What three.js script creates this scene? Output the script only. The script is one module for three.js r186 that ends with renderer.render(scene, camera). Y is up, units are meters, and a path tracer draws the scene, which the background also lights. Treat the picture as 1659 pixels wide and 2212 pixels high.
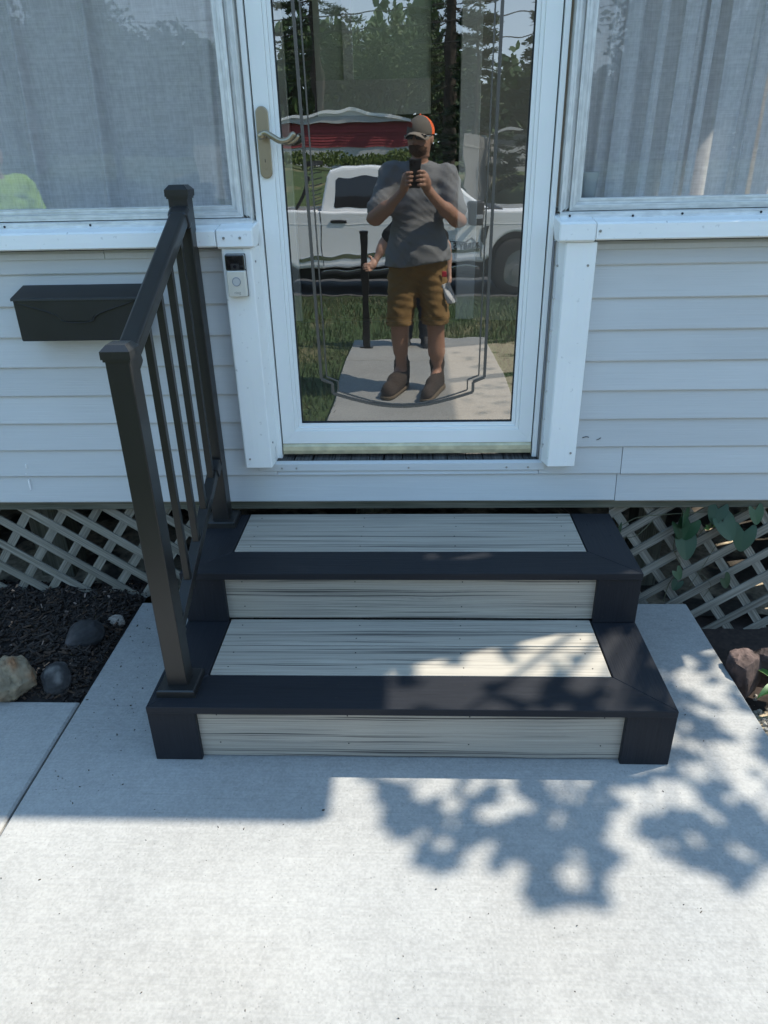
import * as THREE from 'three';
import { RoundedBoxGeometry } from 'three/addons/geometries/RoundedBoxGeometry.js';
import { TextGeometry } from 'three/addons/geometries/TextGeometry.js';
import { FontLoader } from 'three/addons/loaders/FontLoader.js';
import { mergeGeometries } from 'three/addons/utils/BufferGeometryUtils.js';

// ---------------------------------------------------------------- camera, sky, sun, exposure
const scene = new THREE.Scene();
const D2R = Math.PI / 180;
const CAM = new THREE.Vector3(0.0138, 1.5339, 2.3504);
const camera = new THREE.PerspectiveCamera(2 * Math.atan(1106 / 1535.6) / D2R, 0.75, 0.004, 600);
{
  const th = 26.06 * D2R, ps = -2.57 * D2R, ro = -1.31 * D2R, C = Math.cos, S = Math.sin;
  const fw = new THREE.Vector3(S(ps) * C(th), -S(th), -C(ps) * C(th));
  const rt = new THREE.Vector3(C(ps), 0, S(ps));
  const up = new THREE.Vector3().crossVectors(rt, fw);
  camera.position.copy(CAM);
  camera.up.copy(rt.clone().multiplyScalar(-S(ro)).addScaledVector(up, C(ro)));
  camera.lookAt(CAM.clone().add(fw));
}
const SUN = new THREE.Vector3(0.735, 1, -0.25);          // a unit drop of light travels (-0.735, -1, +0.25)
const renderer = new THREE.WebGLRenderer({ antialias: true });
renderer.toneMapping = THREE.LinearToneMapping;
renderer.toneMappingExposure = 2.9;
renderer.shadowMap.enabled = true;
{
  const W = 512, H = 256, d = new Float32Array(W * H * 4), s = SUN.clone().normalize();
  for (let j = 0; j < H; j++) for (let i = 0; i < W; i++) {
    const el = ((j + 0.5) / H - 0.5) * Math.PI, az = ((i + 0.5) / W - 0.5) * 2 * Math.PI;
    const v = new THREE.Vector3(Math.cos(el) * Math.cos(az), Math.sin(el), Math.cos(el) * Math.sin(az));
    const h = Math.pow(1 - Math.max(0, v.y), 4), g = Math.pow(Math.max(0, v.dot(s)), 12) * 0.25;
    const k = v.y < 0 ? 0.75 : 1, o = (j * W + i) * 4;
    d[o] = (0.15 + 0.44 * h + g) * k; d[o + 1] = (0.285 + 0.41 * h + g) * k; d[o + 2] = (0.49 + 0.25 * h + g * 0.9) * k; d[o + 3] = 1;
  }
  const t = new THREE.DataTexture(d, W, H, THREE.RGBAFormat, THREE.FloatType);
  t.mapping = THREE.EquirectangularReflectionMapping; t.magFilter = THREE.LinearFilter; t.minFilter = THREE.LinearFilter; t.needsUpdate = true;
  scene.background = t; scene.environment = t;
}
const sun = new THREE.DirectionalLight(new THREE.Color(1, 0.93, 0.80), 3.1);
sun.name = 'sun'; sun.position.copy(SUN).multiplyScalar(20); sun.castShadow = true; sun.shadow.radius = 1;
Object.assign(sun.shadow.camera, { left: -14, right: 14, top: 14, bottom: -14, near: 1, far: 80 });
sun.shadow.mapSize.set(4096, 4096);
scene.add(sun, sun.target);

// ---------------------------------------------------------------- helpers
function rng(seed) { let a = seed >>> 0; return () => { a = (a + 0x6D2B79F5) | 0; let t = Math.imul(a ^ (a >>> 15), 1 | a); t = (t + Math.imul(t ^ (t >>> 7), 61 | t)) ^ t; return ((t ^ (t >>> 14)) >>> 0) / 4294967296; }; }
function hash(x, y, s) { let h = Math.imul(x, 374761393) ^ Math.imul(y, 668265263) ^ Math.imul(s, 2147483647 - 58); h = Math.imul(h ^ (h >>> 13), 1274126177); return ((h ^ (h >>> 16)) >>> 0) / 4294967296; }
const sm = (t) => t * t * (3 - 2 * t), mixf = (a, b, t) => a + (b - a) * t, clamp = (x, a = 0, b = 1) => Math.min(b, Math.max(a, x));
function vn(x, y, px, py, s) {                         // value noise, tiling with periods px, py
  const x0 = Math.floor(x), y0 = Math.floor(y), fx = sm(x - x0), fy = sm(y - y0), m = (a, n) => ((a % n) + n) % n;
  const a = m(x0, px), b = m(x0 + 1, px), c = m(y0, py), e = m(y0 + 1, py);
  return mixf(mixf(hash(a, c, s), hash(b, c, s), fx), mixf(hash(a, e, s), hash(b, e, s), fx), fy);
}
function fbm(u, v, fx, fy, s, oct = 4) { let r = 0, k = 0.5, n = 0; for (let i = 0; i < oct; i++) { r += k * vn(u * fx, v * fy, fx, fy, s + i * 17); n += k; k *= 0.5; fx *= 2; fy *= 2; } return r / n; }
const toS = (c) => (c <= 0.0031308 ? 12.92 * c : 1.055 * Math.pow(c, 1 / 2.4) - 0.055);
function tex(w, h, metresX, metresY, fn, colour = true) {   // fn(u, v) -> linear rgb or one grey
  const d = new Uint8Array(w * h * 4);
  for (let j = 0; j < h; j++) for (let i = 0; i < w; i++) {
    let r = fn((i + 0.5) / w, (j + 0.5) / h, i, j); if (typeof r === 'number') r = [r, r, r];
    const o = (j * w + i) * 4;
    for (let c = 0; c < 3; c++) d[o + c] = Math.round(255 * clamp(colour ? toS(clamp(r[c])) : r[c]));
    d[o + 3] = 255;
  }
  const t = new THREE.DataTexture(d, w, h, THREE.RGBAFormat);
  t.wrapS = t.wrapT = THREE.RepeatWrapping; t.magFilter = THREE.LinearFilter; t.minFilter = THREE.LinearMipmapLinearFilter; t.generateMipmaps = true;
  t.repeat.set(1 / metresX, 1 / metresY); if (colour) t.colorSpace = THREE.SRGBColorSpace; t.needsUpdate = true;
  return t;
}
const col = (r, g, b) => new THREE.Color().setRGB(r, g, b);
const std = (o) => new THREE.MeshStandardMaterial(o), phy = (o) => new THREE.MeshPhysicalMaterial(o);
const taken = {};
function numbered(n) { const k = (taken[n] = (taken[n] ?? -1) + 1); return k ? n + '_' + String(k).padStart(3, '0') : n; }
function mesh(name, geo, mat, parent) {
  const m = new THREE.Mesh(geo, mat); m.castShadow = m.receiveShadow = true;
  m.name = parent ? name : numbered(name); (parent ?? scene).add(m); return m;
}
function thing(name, label, category, pos = [0, 0, 0], turn = 0, group) {
  const o = new THREE.Group(); o.name = numbered(name); scene.add(o); o.position.set(...pos); o.rotation.y = turn;
  o.userData = { label, category }; if (group) o.userData.group = group; return o;
}
const tag = (o, label, category, group, kind) => { o.userData = { label, category }; if (group) o.userData.group = group; if (kind) o.userData.kind = kind; return o; };
const struct = (name, geo, mat, label) => { const m = mesh(name, geo, mat); m.userData = { kind: 'structure', label, category: name.replace(/_/g, ' ') }; return m; };
function uvm(g, along = 'x', ou = 0, ov = 0) {
  const p = g.attributes.position, n = g.attributes.normal, uv = new Float32Array(p.count * 2);
  for (let i = 0; i < p.count; i++) {
    const x = p.getX(i), y = p.getY(i), z = p.getZ(i), nx = Math.abs(n.getX(i)), ny = Math.abs(n.getY(i));
    let u, v;
    if (along === 'x') { u = nx > 0.8 ? z : x; v = ny > 0.7 ? z : y; }
    else if (along === 'y') { u = ny > 0.8 ? z : y; v = nx > 0.7 ? z : x; }
    else { u = z; v = ny > 0.7 ? x : y; if (nx < 0.7 && ny < 0.7) u = x; }
    uv[2 * i] = u + ou; uv[2 * i + 1] = v + ov;
  }
  g.setAttribute('uv', new THREE.BufferAttribute(uv, 2)); return g;
}
const R0 = rng(11);
function box(x0, x1, y0, y1, z0, z1, r = 0.0015, along = 'x') {
  const w = Math.abs(x1 - x0), h = Math.abs(y1 - y0), d = Math.abs(z1 - z0);
  let g = r > 0 ? new RoundedBoxGeometry(w, h, d, 1, Math.min(r, w * 0.45, h * 0.45, d * 0.45)) : new THREE.BoxGeometry(w, h, d).toNonIndexed();
  g.translate((x0 + x1) / 2, (y0 + y1) / 2, (z0 + z1) / 2);
  return uvm(g, along, R0() * 7, R0() * 7);
}
function shapeOf(pts) { const s = new THREE.Shape(); pts.forEach(([a, b], i) => (i ? s.lineTo(a, b) : s.moveTo(a, b))); s.closePath(); return s; }
function ext(pts, depth, bevel = 0, seg = 1) {           // outline in xy, extruded along +z
  const g = new THREE.ExtrudeGeometry(pts instanceof THREE.Shape ? pts : shapeOf(pts), { depth: depth - 2 * bevel, bevelEnabled: bevel > 0, bevelThickness: bevel, bevelSize: bevel, bevelOffset: -bevel, bevelSegments: seg, curveSegments: 10 });
  g.translate(0, 0, bevel); return g;
}
const extX = (zy, x0, x1, bevel = 0) => { const g = ext(zy.map(([z, y]) => [-z, y]), x1 - x0, bevel); g.rotateY(Math.PI / 2); g.translate(x0, 0, 0); return g; };   // outline in (z, y)
const extY = (xz, y0, y1, bevel = 0) => { const g = ext(xz.map(([x, z]) => [x, -z]), y1 - y0, bevel); g.rotateX(-Math.PI / 2); g.translate(0, y0, 0); return g; };   // outline in (x, z)
const strip = (g) => { const q = g.index ? g.toNonIndexed() : g; for (const k of Object.keys(q.attributes)) if (!['position', 'normal', 'uv'].includes(k)) q.deleteAttribute(k); if (!q.attributes.normal) q.computeVertexNormals(); if (!q.attributes.uv) q.setAttribute('uv', new THREE.BufferAttribute(new Float32Array(q.attributes.position.count * 2), 2)); q.clearGroups(); return q; };
const merge = (list) => mergeGeometries(list.map(strip));
const V = (x, y, z) => new THREE.Vector3(x, y, z);
function tube(pts, r, n = 24, k = 8) { return new THREE.TubeGeometry(new THREE.CatmullRomCurve3(pts.map((p) => V(...p))), n, r, k); }
function bar(a, b, w, h, up = [0, 1, 0], bev = 0.0015) {   // box section from a to b, w across, h along up
  const A = V(...a), B = V(...b), L = A.distanceTo(B), g = new RoundedBoxGeometry(w, h, L, 1, Math.min(bev, w / 3, h / 3));
  const m = new THREE.Matrix4(), dir = B.clone().sub(A).normalize(), x = V(...up).cross(dir).normalize(), y = dir.clone().cross(x);
  m.makeBasis(x, y, dir).setPosition(A.add(B).multiplyScalar(0.5)); uvm(g, 'z', R0() * 3, R0() * 3); g.applyMatrix4(m); return g;
}
function cyl(x, y, z, r, h, axis = 'y', seg = 14, r2 = r) { const g = new THREE.CylinderGeometry(r2, r, h, seg); if (axis === 'z') g.rotateX(Math.PI / 2); if (axis === 'x') g.rotateZ(Math.PI / 2); g.translate(x, y, z); return g; }
// ---------------------------------------------------------------- materials
const pits = (() => { const r = rng(5), a = []; for (let i = 0; i < 2600; i++) a.push([r(), r(), 0.0004 + 0.0011 * Math.pow(r(), 3), r()]); return a; })();
function concretePair(size, seed) {                      // broom-finished concrete, 2 m of it
  const W = size, h = new Float32Array(W * W), c = new Float32Array(W * W);
  for (let j = 0; j < W; j++) for (let i = 0; i < W; i++) {
    const u = i / W, v = j / W;
    const broom = vn(u * 22, v * 640, 22, 640, seed) * 0.55 + vn(u * 50, v * 320, 50, 320, seed + 1) * 0.45;
    const grain = hash(i, j, seed + 2);
    const blot = fbm(u, v, 6, 6, seed + 3, 4), fine = fbm(u, v, 90, 90, seed + 4, 2);
    h[j * W + i] = 0.52 + (broom - 0.5) * 0.42 + (grain - 0.5) * 0.16 + (fine - 0.5) * 0.3;
    const speck = vn(u * 420, v * 420, 420, 420, seed + 7);
    c[j * W + i] = 1 + (blot - 0.5) * 0.3 + (speck - 0.5) * 0.2 + (broom - 0.5) * 0.12 + (grain - 0.5) * 0.10 + (fine - 0.5) * 0.12;
  }
  for (const [pu, pv, pr, k] of pits) {
    const R = Math.max(1, pr * W / 2 * 1.2), cx = pu * W, cy = pv * W;
    for (let y = Math.floor(cy - R); y <= cy + R; y++) for (let x = Math.floor(cx - R); x <= cx + R; x++) {
      if ((x - cx) ** 2 + (y - cy) ** 2 > R * R) continue;
      const o = ((y + W) % W) * W + ((x + W) % W); h[o] -= 0.35; c[o] *= 0.62 + 0.2 * k;
    }
  }
  return [tex(W, W, 2, 2, (u, v, i, j) => { const k = c[j * W + i] * 0.295; const w = (fbm(u, v, 3, 3, 37, 3) - 0.5) * 0.06; return [k * (1.0 + w), k * 0.99, k * (0.95 - w)]; }), tex(W, W, 2, 2, (u, v, i, j) => clamp(h[j * W + i]), false)];
}
const [conC, conB] = concretePair(1536, 31);
const M = {};
M.concrete = std({ map: conC, bumpMap: conB, bumpScale: 0.0014, roughness: 0.93 });
M.concreteOld = std({ map: conC, bumpMap: conB, bumpScale: 0.0018, roughness: 0.95, color: col(0.92, 0.91, 0.88) });
{ // wood-plastic decking, streaked grey: 2 m x 0.3 m
  const st = (u, v) => {
    const wob = (fbm(u, v, 5, 3, 71, 3) - 0.5) * 0.04;
    const a = fbm(u, v + wob, 2, 40, 51, 4), b = fbm(u, v + wob, 5, 130, 52, 3), e = fbm(u, v, 3, 7, 53, 2);
    let dark = 0.95 * clamp((a - 0.53) * 6) * clamp((b - 0.40) * 4);
    dark = Math.max(dark, clamp((b - 0.58) * 6) * 0.75 * clamp((e - 0.3) * 4));
    return [dark, a, b, e];
  };
  const W = 2048, H = 384;
  const cT = tex(W, H, 2, 0.3, (u, v, i, j) => { const [d, a, b, e] = st(u, v); const k = 0.9 + (b - 0.5) * 0.75 + (a - 0.5) * 0.35 + (e - 0.5) * 0.25 + (hash(i, j, 9) - 0.5) * 0.08; return [mixf(0.42 * k, 0.044, d), mixf(0.385 * k, 0.042, d), mixf(0.325 * k, 0.040, d)]; });
  const bT = tex(W, H, 2, 0.3, (u, v) => { const [d, a, b] = st(u, v); return clamp(0.6 - d * 0.35 + (b - 0.5) * 0.4); }, false);
  M.greyBoard = std({ map: cT, bumpMap: bT, bumpScale: 0.0006, roughness: 0.62 });
}
{ // the dark boards: fine combed grain
  const g = (u, v) => fbm(u, v, 10, 150, 61, 3) * 0.7 + fbm(u, v, 40, 300, 63, 2) * 0.3;
  const cT = tex(1024, 512, 1, 0.5, (u, v, i, j) => { const k = 0.75 + g(u, v) * 0.5 + (hash(i, j, 4) - 0.5) * 0.12 + (fbm(u, v, 4, 4, 66, 3) - 0.5) * 0.3; return [0.0165 * k, 0.0180 * k, 0.0225 * k]; });
  const bT = tex(1024, 512, 1, 0.5, (u, v) => g(u, v), false);
  M.darkBoard = phy({ specularIntensity: 0.42,  map: cT, bumpMap: bT, bumpScale: 0.0006, roughness: 0.5 });
}
{ // vinyl siding: faint cedar grain, a little dirt
  const gr = (u, v) => fbm(u, v, 9, 140, 81, 3);
  const cT = tex(1024, 512, 1.6, 0.4, (u, v, i, j) => { const k = 1 + (fbm(u, v, 5, 3, 83, 4) - 0.5) * 0.13 + (gr(u, v) - 0.5) * 0.06 ; return [0.545 * k, 0.56 * k, 0.56 * k]; });
  const bT = tex(1024, 512, 1.6, 0.4, (u, v) => gr(u, v), false);
  M.siding = std({ map: cT, bumpMap: bT, bumpScale: 0.0005, roughness: 0.55 });
  M.sidingTone = [1, 0.97, 1.03].map((k) => std({ map: cT, bumpMap: bT, bumpScale: 0.0005, roughness: 0.55, color: col(k, k, k) }));
}
{ // white painted aluminium, slightly chalky with specks of dirt
  const spots = (u, v) => clamp((fbm(u, v, 40, 40, 91, 3) - 0.80) * 9);
  const cT = tex(512, 512, 0.6, 0.6, (u, v) => { const k = 1 + (fbm(u, v, 4, 4, 92, 4) - 0.5) * 0.09 - spots(u, v) * 0.35; return [0.84 * k, 0.855 * k, 0.835 * k]; });
  const bT = tex(512, 512, 0.6, 0.6, (u, v) => fbm(u, v, 3, 70, 93, 3) * 0.6 + fbm(u, v, 12, 12, 94, 2) * 0.4, false);
  M.white = std({ map: cT, bumpMap: bT, bumpScale: 0.0005, roughness: 0.42 });
  M.wrap = std({ map: cT, bumpMap: bT, bumpScale: 0.0011, roughness: 0.5 });
  M.door = std({ map: tex(512, 512, 0.7, 0.7, (u, v) => { const k = 1 + (fbm(u, v, 4, 4, 96, 4) - 0.5) * 0.07; return [0.84 * k, 0.86 * k, 0.84 * k]; }), roughness: 0.33 });
}
{ // extruded aluminium: fine lines along u, oxidised blotches
  const cT = tex(512, 512, 0.5, 0.1, (u, v) => { const k = 0.9 + (vn(u * 3, v * 60, 3, 60, 101) - 0.5) * 0.3 + (fbm(u, v, 20, 8, 102, 3) - 0.5) * 0.35; return [0.74 * k, 0.74 * k, 0.715 * k]; });
  const bT = tex(256, 512, 0.5, 0.1, (u, v) => vn(u * 2, v * 26, 2, 26, 104), false);
  M.alu = std({ map: cT, bumpMap: bT, bumpScale: 0.0008, roughness: 0.42, metalness: 0.3 });
}
{ // weathered wood, grain along u
  const gr = (u, v) => fbm(u, v, 6, 50, 111, 4) * 0.7 + fbm(u, v, 16, 160, 112, 2) * 0.3;
  const mk = (a, b) => tex(1024, 256, 1.2, 0.2, (u, v) => { const g = gr(u, v), e = fbm(u, v, 6, 4, 113, 3); return a.map((x, i) => mixf(x, b[i], clamp((g - 0.3) * 2)) * (0.75 + e * 0.5)); });
  const bT = tex(1024, 256, 1.2, 0.2, (u, v) => gr(u, v), false);
  M.lattice = std({ map: mk([0.14, 0.128, 0.10], [0.35, 0.325, 0.27]), bumpMap: bT, bumpScale: 0.0016, roughness: 0.9 });
  M.oldPost = std({ map: mk([0.075, 0.08, 0.055], [0.19, 0.18, 0.14]), bumpMap: bT, bumpScale: 0.002, roughness: 0.95 });
  M.porchBoard = std({ map: mk([0.035, 0.034, 0.034], [0.13, 0.127, 0.12]), bumpMap: bT, bumpScale: 0.002, roughness: 0.9 });
  M.carpet = std({ map: tex(256, 256, 0.3, 0.3, (u, v) => { const k = 0.7 + fbm(u, v, 60, 60, 117, 2) * 0.6; return [0.10 * k, 0.088 * k, 0.075 * k]; }), roughness: 1 });
  M.bark = std({ map: mk([0.03, 0.024, 0.02], [0.085, 0.07, 0.055]), bumpMap: bT, bumpScale: 0.01, roughness: 1 });
  M.greyFence = std({ map: mk([0.16, 0.155, 0.15], [0.34, 0.33, 0.32]), bumpMap: bT, bumpScale: 0.002, roughness: 0.9 });
}
{ // loose-woven sheer cloth: 12 cm of it
  const th = (u, v) => { const a = vn(u * 150, v * 5, 150, 5, 121), b = vn(u * 5, v * 150, 5, 150, 122), n = fbm(u, v, 30, 30, 123, 2); return clamp(0.5 + (a - 0.5) * 0.28 + (b - 0.5) * 0.28 + (n - 0.5) * 0.4); };
  const cT = tex(1024, 1024, 0.3, 0.3, (u, v) => { const k = th(u, v); return [mixf(0.45, 0.74, k), mixf(0.45, 0.74, k), mixf(0.455, 0.745, k)]; });
  M.sheer = phy({ map: cT, roughness: 1, transmission: 0.35, thickness: 0, side: THREE.DoubleSide, specularIntensity: 0.1 });
}
M.glass = phy({ color: col(1, 1, 1), roughness: 0, transmission: 1, thickness: 0, ior: 3.2, specularIntensity: 1 });
M.winGlass = phy({ color: col(1, 1, 1), roughness: 0, transmission: 1, thickness: 0, ior: 1.7, specularIntensity: 1 });
M.rail = (() => { const bT = tex(256, 256, 0.1, 0.1, (u, v) => fbm(u, v, 60, 60, 131, 2), false); const cT = tex(256, 256, 0.5, 0.5, (u, v) => { const k = 0.9 + fbm(u, v, 6, 6, 132, 4) * 0.25; return [0.0135 * k, 0.0132 * k, 0.0128 * k]; }); return std({ map: cT, bumpMap: bT, bumpScale: 0.0001, roughness: 0.34 }); })();
M.black = std({ color: col(0.012, 0.0125, 0.014), roughness: 0.5 });
M.mailbox = (() => { const cT = tex(256, 256, 0.3, 0.3, (u, v) => { const k = 0.75 + fbm(u, v, 5, 5, 135, 4) * 0.6; return [0.0105 * k, 0.0115 * k, 0.014 * k]; }); return std({ map: cT, roughness: 0.4 }); })();
M.brass = std({ color: col(0.36, 0.31, 0.225), roughness: 0.32, metalness: 0.9 });
M.brassStrip = (() => { const cT = tex(512, 64, 0.9, 0.06, (u, v) => { const k = 0.85 + (fbm(u, v, 30, 3, 137, 4) - 0.5) * 0.5; return [0.66 * k, 0.60 * k, 0.40 * k]; }); return std({ map: cT, roughness: 0.4, metalness: 0.35 }); })();
M.nickel = std({ color: col(0.72, 0.70, 0.64), roughness: 0.36, metalness: 0.35 });
M.gloss = phy({ color: col(0.006, 0.006, 0.007), roughness: 0.08, clearcoat: 1 });
M.screw = std({ color: col(0.35, 0.35, 0.34), roughness: 0.4, metalness: 0.8 });
M.plug = std({ color: col(0.01, 0.01, 0.011), roughness: 0.7 });
M.seal = std({ color: col(0.02, 0.02, 0.02), roughness: 0.8 });
M.greyPart = std({ color: col(0.25, 0.26, 0.27), roughness: 0.6 });
M.inner = std({ color: col(0.36, 0.33, 0.29), roughness: 0.9 });
M.innerDark = std({ color: col(0.05, 0.04, 0.033), roughness: 0.85 });
M.innerWhite = std({ color: col(0.74, 0.75, 0.73), roughness: 0.6 });
M.roof = std({ color: col(0.09, 0.085, 0.08), roughness: 0.95 });
M.crawl = M.oldPost;
// ---------------------------------------------------------------- ground
const S01 = (a, b, x) => sm(clamp((x - a) / (b - a)));
function gy(x, z) {
  let y = -0.035 - 0.3 * S01(1.6, 0.7, z) - 0.5 * S01(6, 10.0, z) + 1.75 * S01(17, 33, z);
  y += 1.0 * S01(-3, -14, x) * S01(12, 24, z);
  return y;
}
{
  const xs = [], zs = []; for (let x = -14; x <= 14; x += 0.5) xs.push(x); for (let x = 16; x <= 260; x *= 1.25) { xs.push(x); xs.unshift(-x); }
  for (let z = -10; z <= 36; z += 0.5) zs.push(z); for (let z = 40; z <= 260; z *= 1.25) zs.push(z); for (let z = 12; z <= 200; z *= 1.4) zs.unshift(-z);
  const p = [], uv = [], id = [];
  for (const z of zs) for (const x of xs) { p.push(x, gy(x, z), z); uv.push(x, z); }
  for (let j = 0; j < zs.length - 1; j++) for (let i = 0; i < xs.length - 1; i++) { const a = j * xs.length + i, b = a + xs.length; id.push(a, b, a + 1, a + 1, b, b + 1); }
  const g = new THREE.BufferGeometry(); g.setAttribute('position', new THREE.Float32BufferAttribute(p, 3)); g.setAttribute('uv', new THREE.Float32BufferAttribute(uv, 2)); g.setIndex(id); g.computeVertexNormals();
  const t = tex(1024, 1024, 4, 4, (u, v, i, j) => { const a = fbm(u, v, 8, 8, 201, 4), b = fbm(u, v, 90, 90, 202, 3), k = 0.6 + b * 0.8, dry = clamp((a - 0.5) * 4); return [mixf(0.045, 0.15, dry) * k, mixf(0.075, 0.135, dry) * k, mixf(0.02, 0.065, dry) * k]; });
  struct('lawn_ground', g, std({ map: t, roughness: 1 }), 'green lawn ground falling to the street and rising beyond it');
  const road = new THREE.PlaneGeometry(240, 6.6, 60, 1); road.rotateX(-Math.PI / 2); road.translate(0, -0.522, 13.3); uvm(road, 'x');
  const rt = tex(512, 512, 2, 2, (u, v, i, j) => { const k = 0.7 + fbm(u, v, 60, 60, 205, 2) * 0.6 + (hash(i, j, 3) - 0.5) * 0.3; return [0.075 * k, 0.074 * k, 0.073 * k]; });
  struct('street', road, std({ map: rt, roughness: 0.95 }), 'grey asphalt street beyond the lawn');
}
function slab(name, pts, y0, y1, mat, label) { const g = extY(pts, y0, y1, 0.006); return struct(name, uvm(strip(g), 'x', R0() * 2, R0() * 2), mat, label); }
slab('concrete_pad', [[-1.055, 0.02], [1.06, 0.02], [1.056, 1.95], [-1.055, 1.95]], -0.1, 0, M.concrete, 'pale broom-finished concrete pad under the steps');
slab('side_walk', [[-4.2, 0.594], [-1.064, 0.594], [-1.064, 1.75], [-4.2, 1.75]], -0.1, -0.003, M.concrete, 'concrete walk slab left of the pad, past the joint');
slab('front_walk', [[-0.56, 1.958], [0.74, 1.958], [0.74, 3.604], [-0.56, 3.604]], -0.1, -0.002, M.concreteOld, 'concrete walk from the pad towards the street, near panel');
slab('front_walk', [[-0.56, 3.612], [0.74, 3.612], [0.74, 4.66], [-0.56, 4.66]], -0.1, -0.002, M.concreteOld, 'concrete walk from the pad towards the street, far panel');
function patch(name, x0, x1, z0, z1, n, fy, mat, label) {
  const g = new THREE.PlaneGeometry(x1 - x0, z1 - z0, n, n); g.rotateX(-Math.PI / 2); g.translate((x0 + x1) / 2, 0, (z0 + z1) / 2);
  const p = g.attributes.position; for (let i = 0; i < p.count; i++) p.setY(i, fy(p.getX(i), p.getZ(i))); g.computeVertexNormals(); uvm(g, 'x'); return struct(name, g, mat, label);
}
const bumpY = (x, z, s) => fbm(x / 4 + 10, z / 4 + 10, 32, 32, s, 3) - 0.5;
const mulchY = (x, z) => -0.005 + 0.05 * bumpY(x, z, 301) - 0.03 * S01(-1.16, -1.06, x) - 0.03 * S01(0.5, 0.6, z) + 0.012;
const soilY = (x, z) => -0.17 + 0.15 * S01(0.40, 0.70, z) + 0.04 * bumpY(x, z, 303) - 0.02 * S01(1.16, 1.06, x);
const mulchT = tex(512, 512, 0.6, 0.6, (u, v, i, j) => { const k = 0.4 + fbm(u, v, 40, 40, 305, 3) * 1.1; return [0.022 * k, 0.017 * k, 0.015 * k]; });
patch('mulch_bed', -4.2, -1.062, -0.12, 0.59, 90, mulchY, std({ map: mulchT, roughness: 1 }), 'dark mulch bed between the lattice and the side walk');
const soilT = tex(1024, 1024, 1.2, 1.2, (u, v, i, j) => { const a = fbm(u, v, 7, 7, 307, 4), b = fbm(u, v, 70, 70, 308, 3), s = clamp((a - 0.44) * 6), k = 0.5 + b; return [mixf(0.05, 0.36, s) * k, mixf(0.042, 0.30, s) * k, mixf(0.034, 0.215, s) * k]; });
patch('sandy_bed', 1.064, 4.2, 0.42, 2.4, 90, soilY, std({ map: soilT, roughness: 1 }), 'sandy gravel bed along the right edge of the pad');
patch('soil_bed', 1.064, 4.2, -0.3, 0.419, 50, (x, z) => soilY(x, z) + 0.004, std({ map: mulchT, color: col(1.5, 1.3, 1.15), roughness: 1 }), 'dark soil hollow between the pad and the right lattice');
patch('crawlspace_soil', -4.2, 2.6, -2.6, -0.12, 40, (x, z) => (x > 0.75 ? -0.15 : -0.02) + 0.05 * bumpY(x, z, 311), std({ map: soilT, roughness: 1 }), 'dry bare soil under the house');
{ // shredded mulch, one stuff object; gravel another
  const r = rng(401), n = 9000, g = new THREE.BoxGeometry(1, 1, 1), im = new THREE.InstancedMesh(g, std({ color: col(1, 1, 1), roughness: 0.9 }), n), m = new THREE.Matrix4(), q = new THREE.Quaternion(), e = new THREE.Euler();
  for (let i = 0; i < n; i++) {
    const x = -1.075 - 2.0 * Math.pow(r(), 1.3), z = -0.1 + r() * 0.68, L = 0.012 + 0.045 * r() * r(), w = 0.002 + 0.006 * r();
    e.set((r() - 0.5) * 0.9, r() * 6.3, (r() - 0.5) * 0.9); q.setFromEuler(e);
    m.compose(V(x, mulchY(x, z) + 0.004 + 0.016 * r(), z), q, V(L, 0.0015 + w * 0.5, w)); im.setMatrixAt(i, m);
    const k = 0.4 + r() * 1.2, pale = r() < 0.02 ? 7 : 1, br = r() < 0.3 ? 1.6 : 1; im.setColorAt(i, col(0.027 * k * pale * br, 0.0195 * k * pale * (br > 1 ? 1.3 : 1), 0.0155 * k * pale));
  }
  im.name = 'mulch_chips'; im.castShadow = im.receiveShadow = true; im.userData = { kind: 'stuff', label: 'shredded black wood mulch covering the left bed', category: 'mulch' }; scene.add(im);
  const n2 = 3500, g2 = new THREE.IcosahedronGeometry(1, 0), im2 = new THREE.InstancedMesh(g2, std({ color: col(1, 1, 1), roughness: 0.95 }), n2);
  for (let i = 0; i < n2; i++) {
    const x = 1.075 + 1.1 * Math.pow(r(), 1.5), z = 0.25 + r() * 1.3, s = 0.0025 + 0.007 * Math.pow(r(), 2.5); e.set(r() * 6, r() * 6, r() * 6); q.setFromEuler(e);
    m.compose(V(x, soilY(x, z) + s * 0.4, z), q, V(s * (0.8 + r() * 0.7), s * 0.7, s)); im2.setMatrixAt(i, m); const k = 0.45 + r() * 0.8; im2.setColorAt(i, col(0.36 * k, 0.33 * k, 0.28 * k));
  }
  im2.name = 'gravel'; im2.castShadow = im2.receiveShadow = true; im2.userData = { kind: 'stuff', label: 'small pale gravel scattered on the sandy bed', category: 'gravel' }; scene.add(im2);
}
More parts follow.
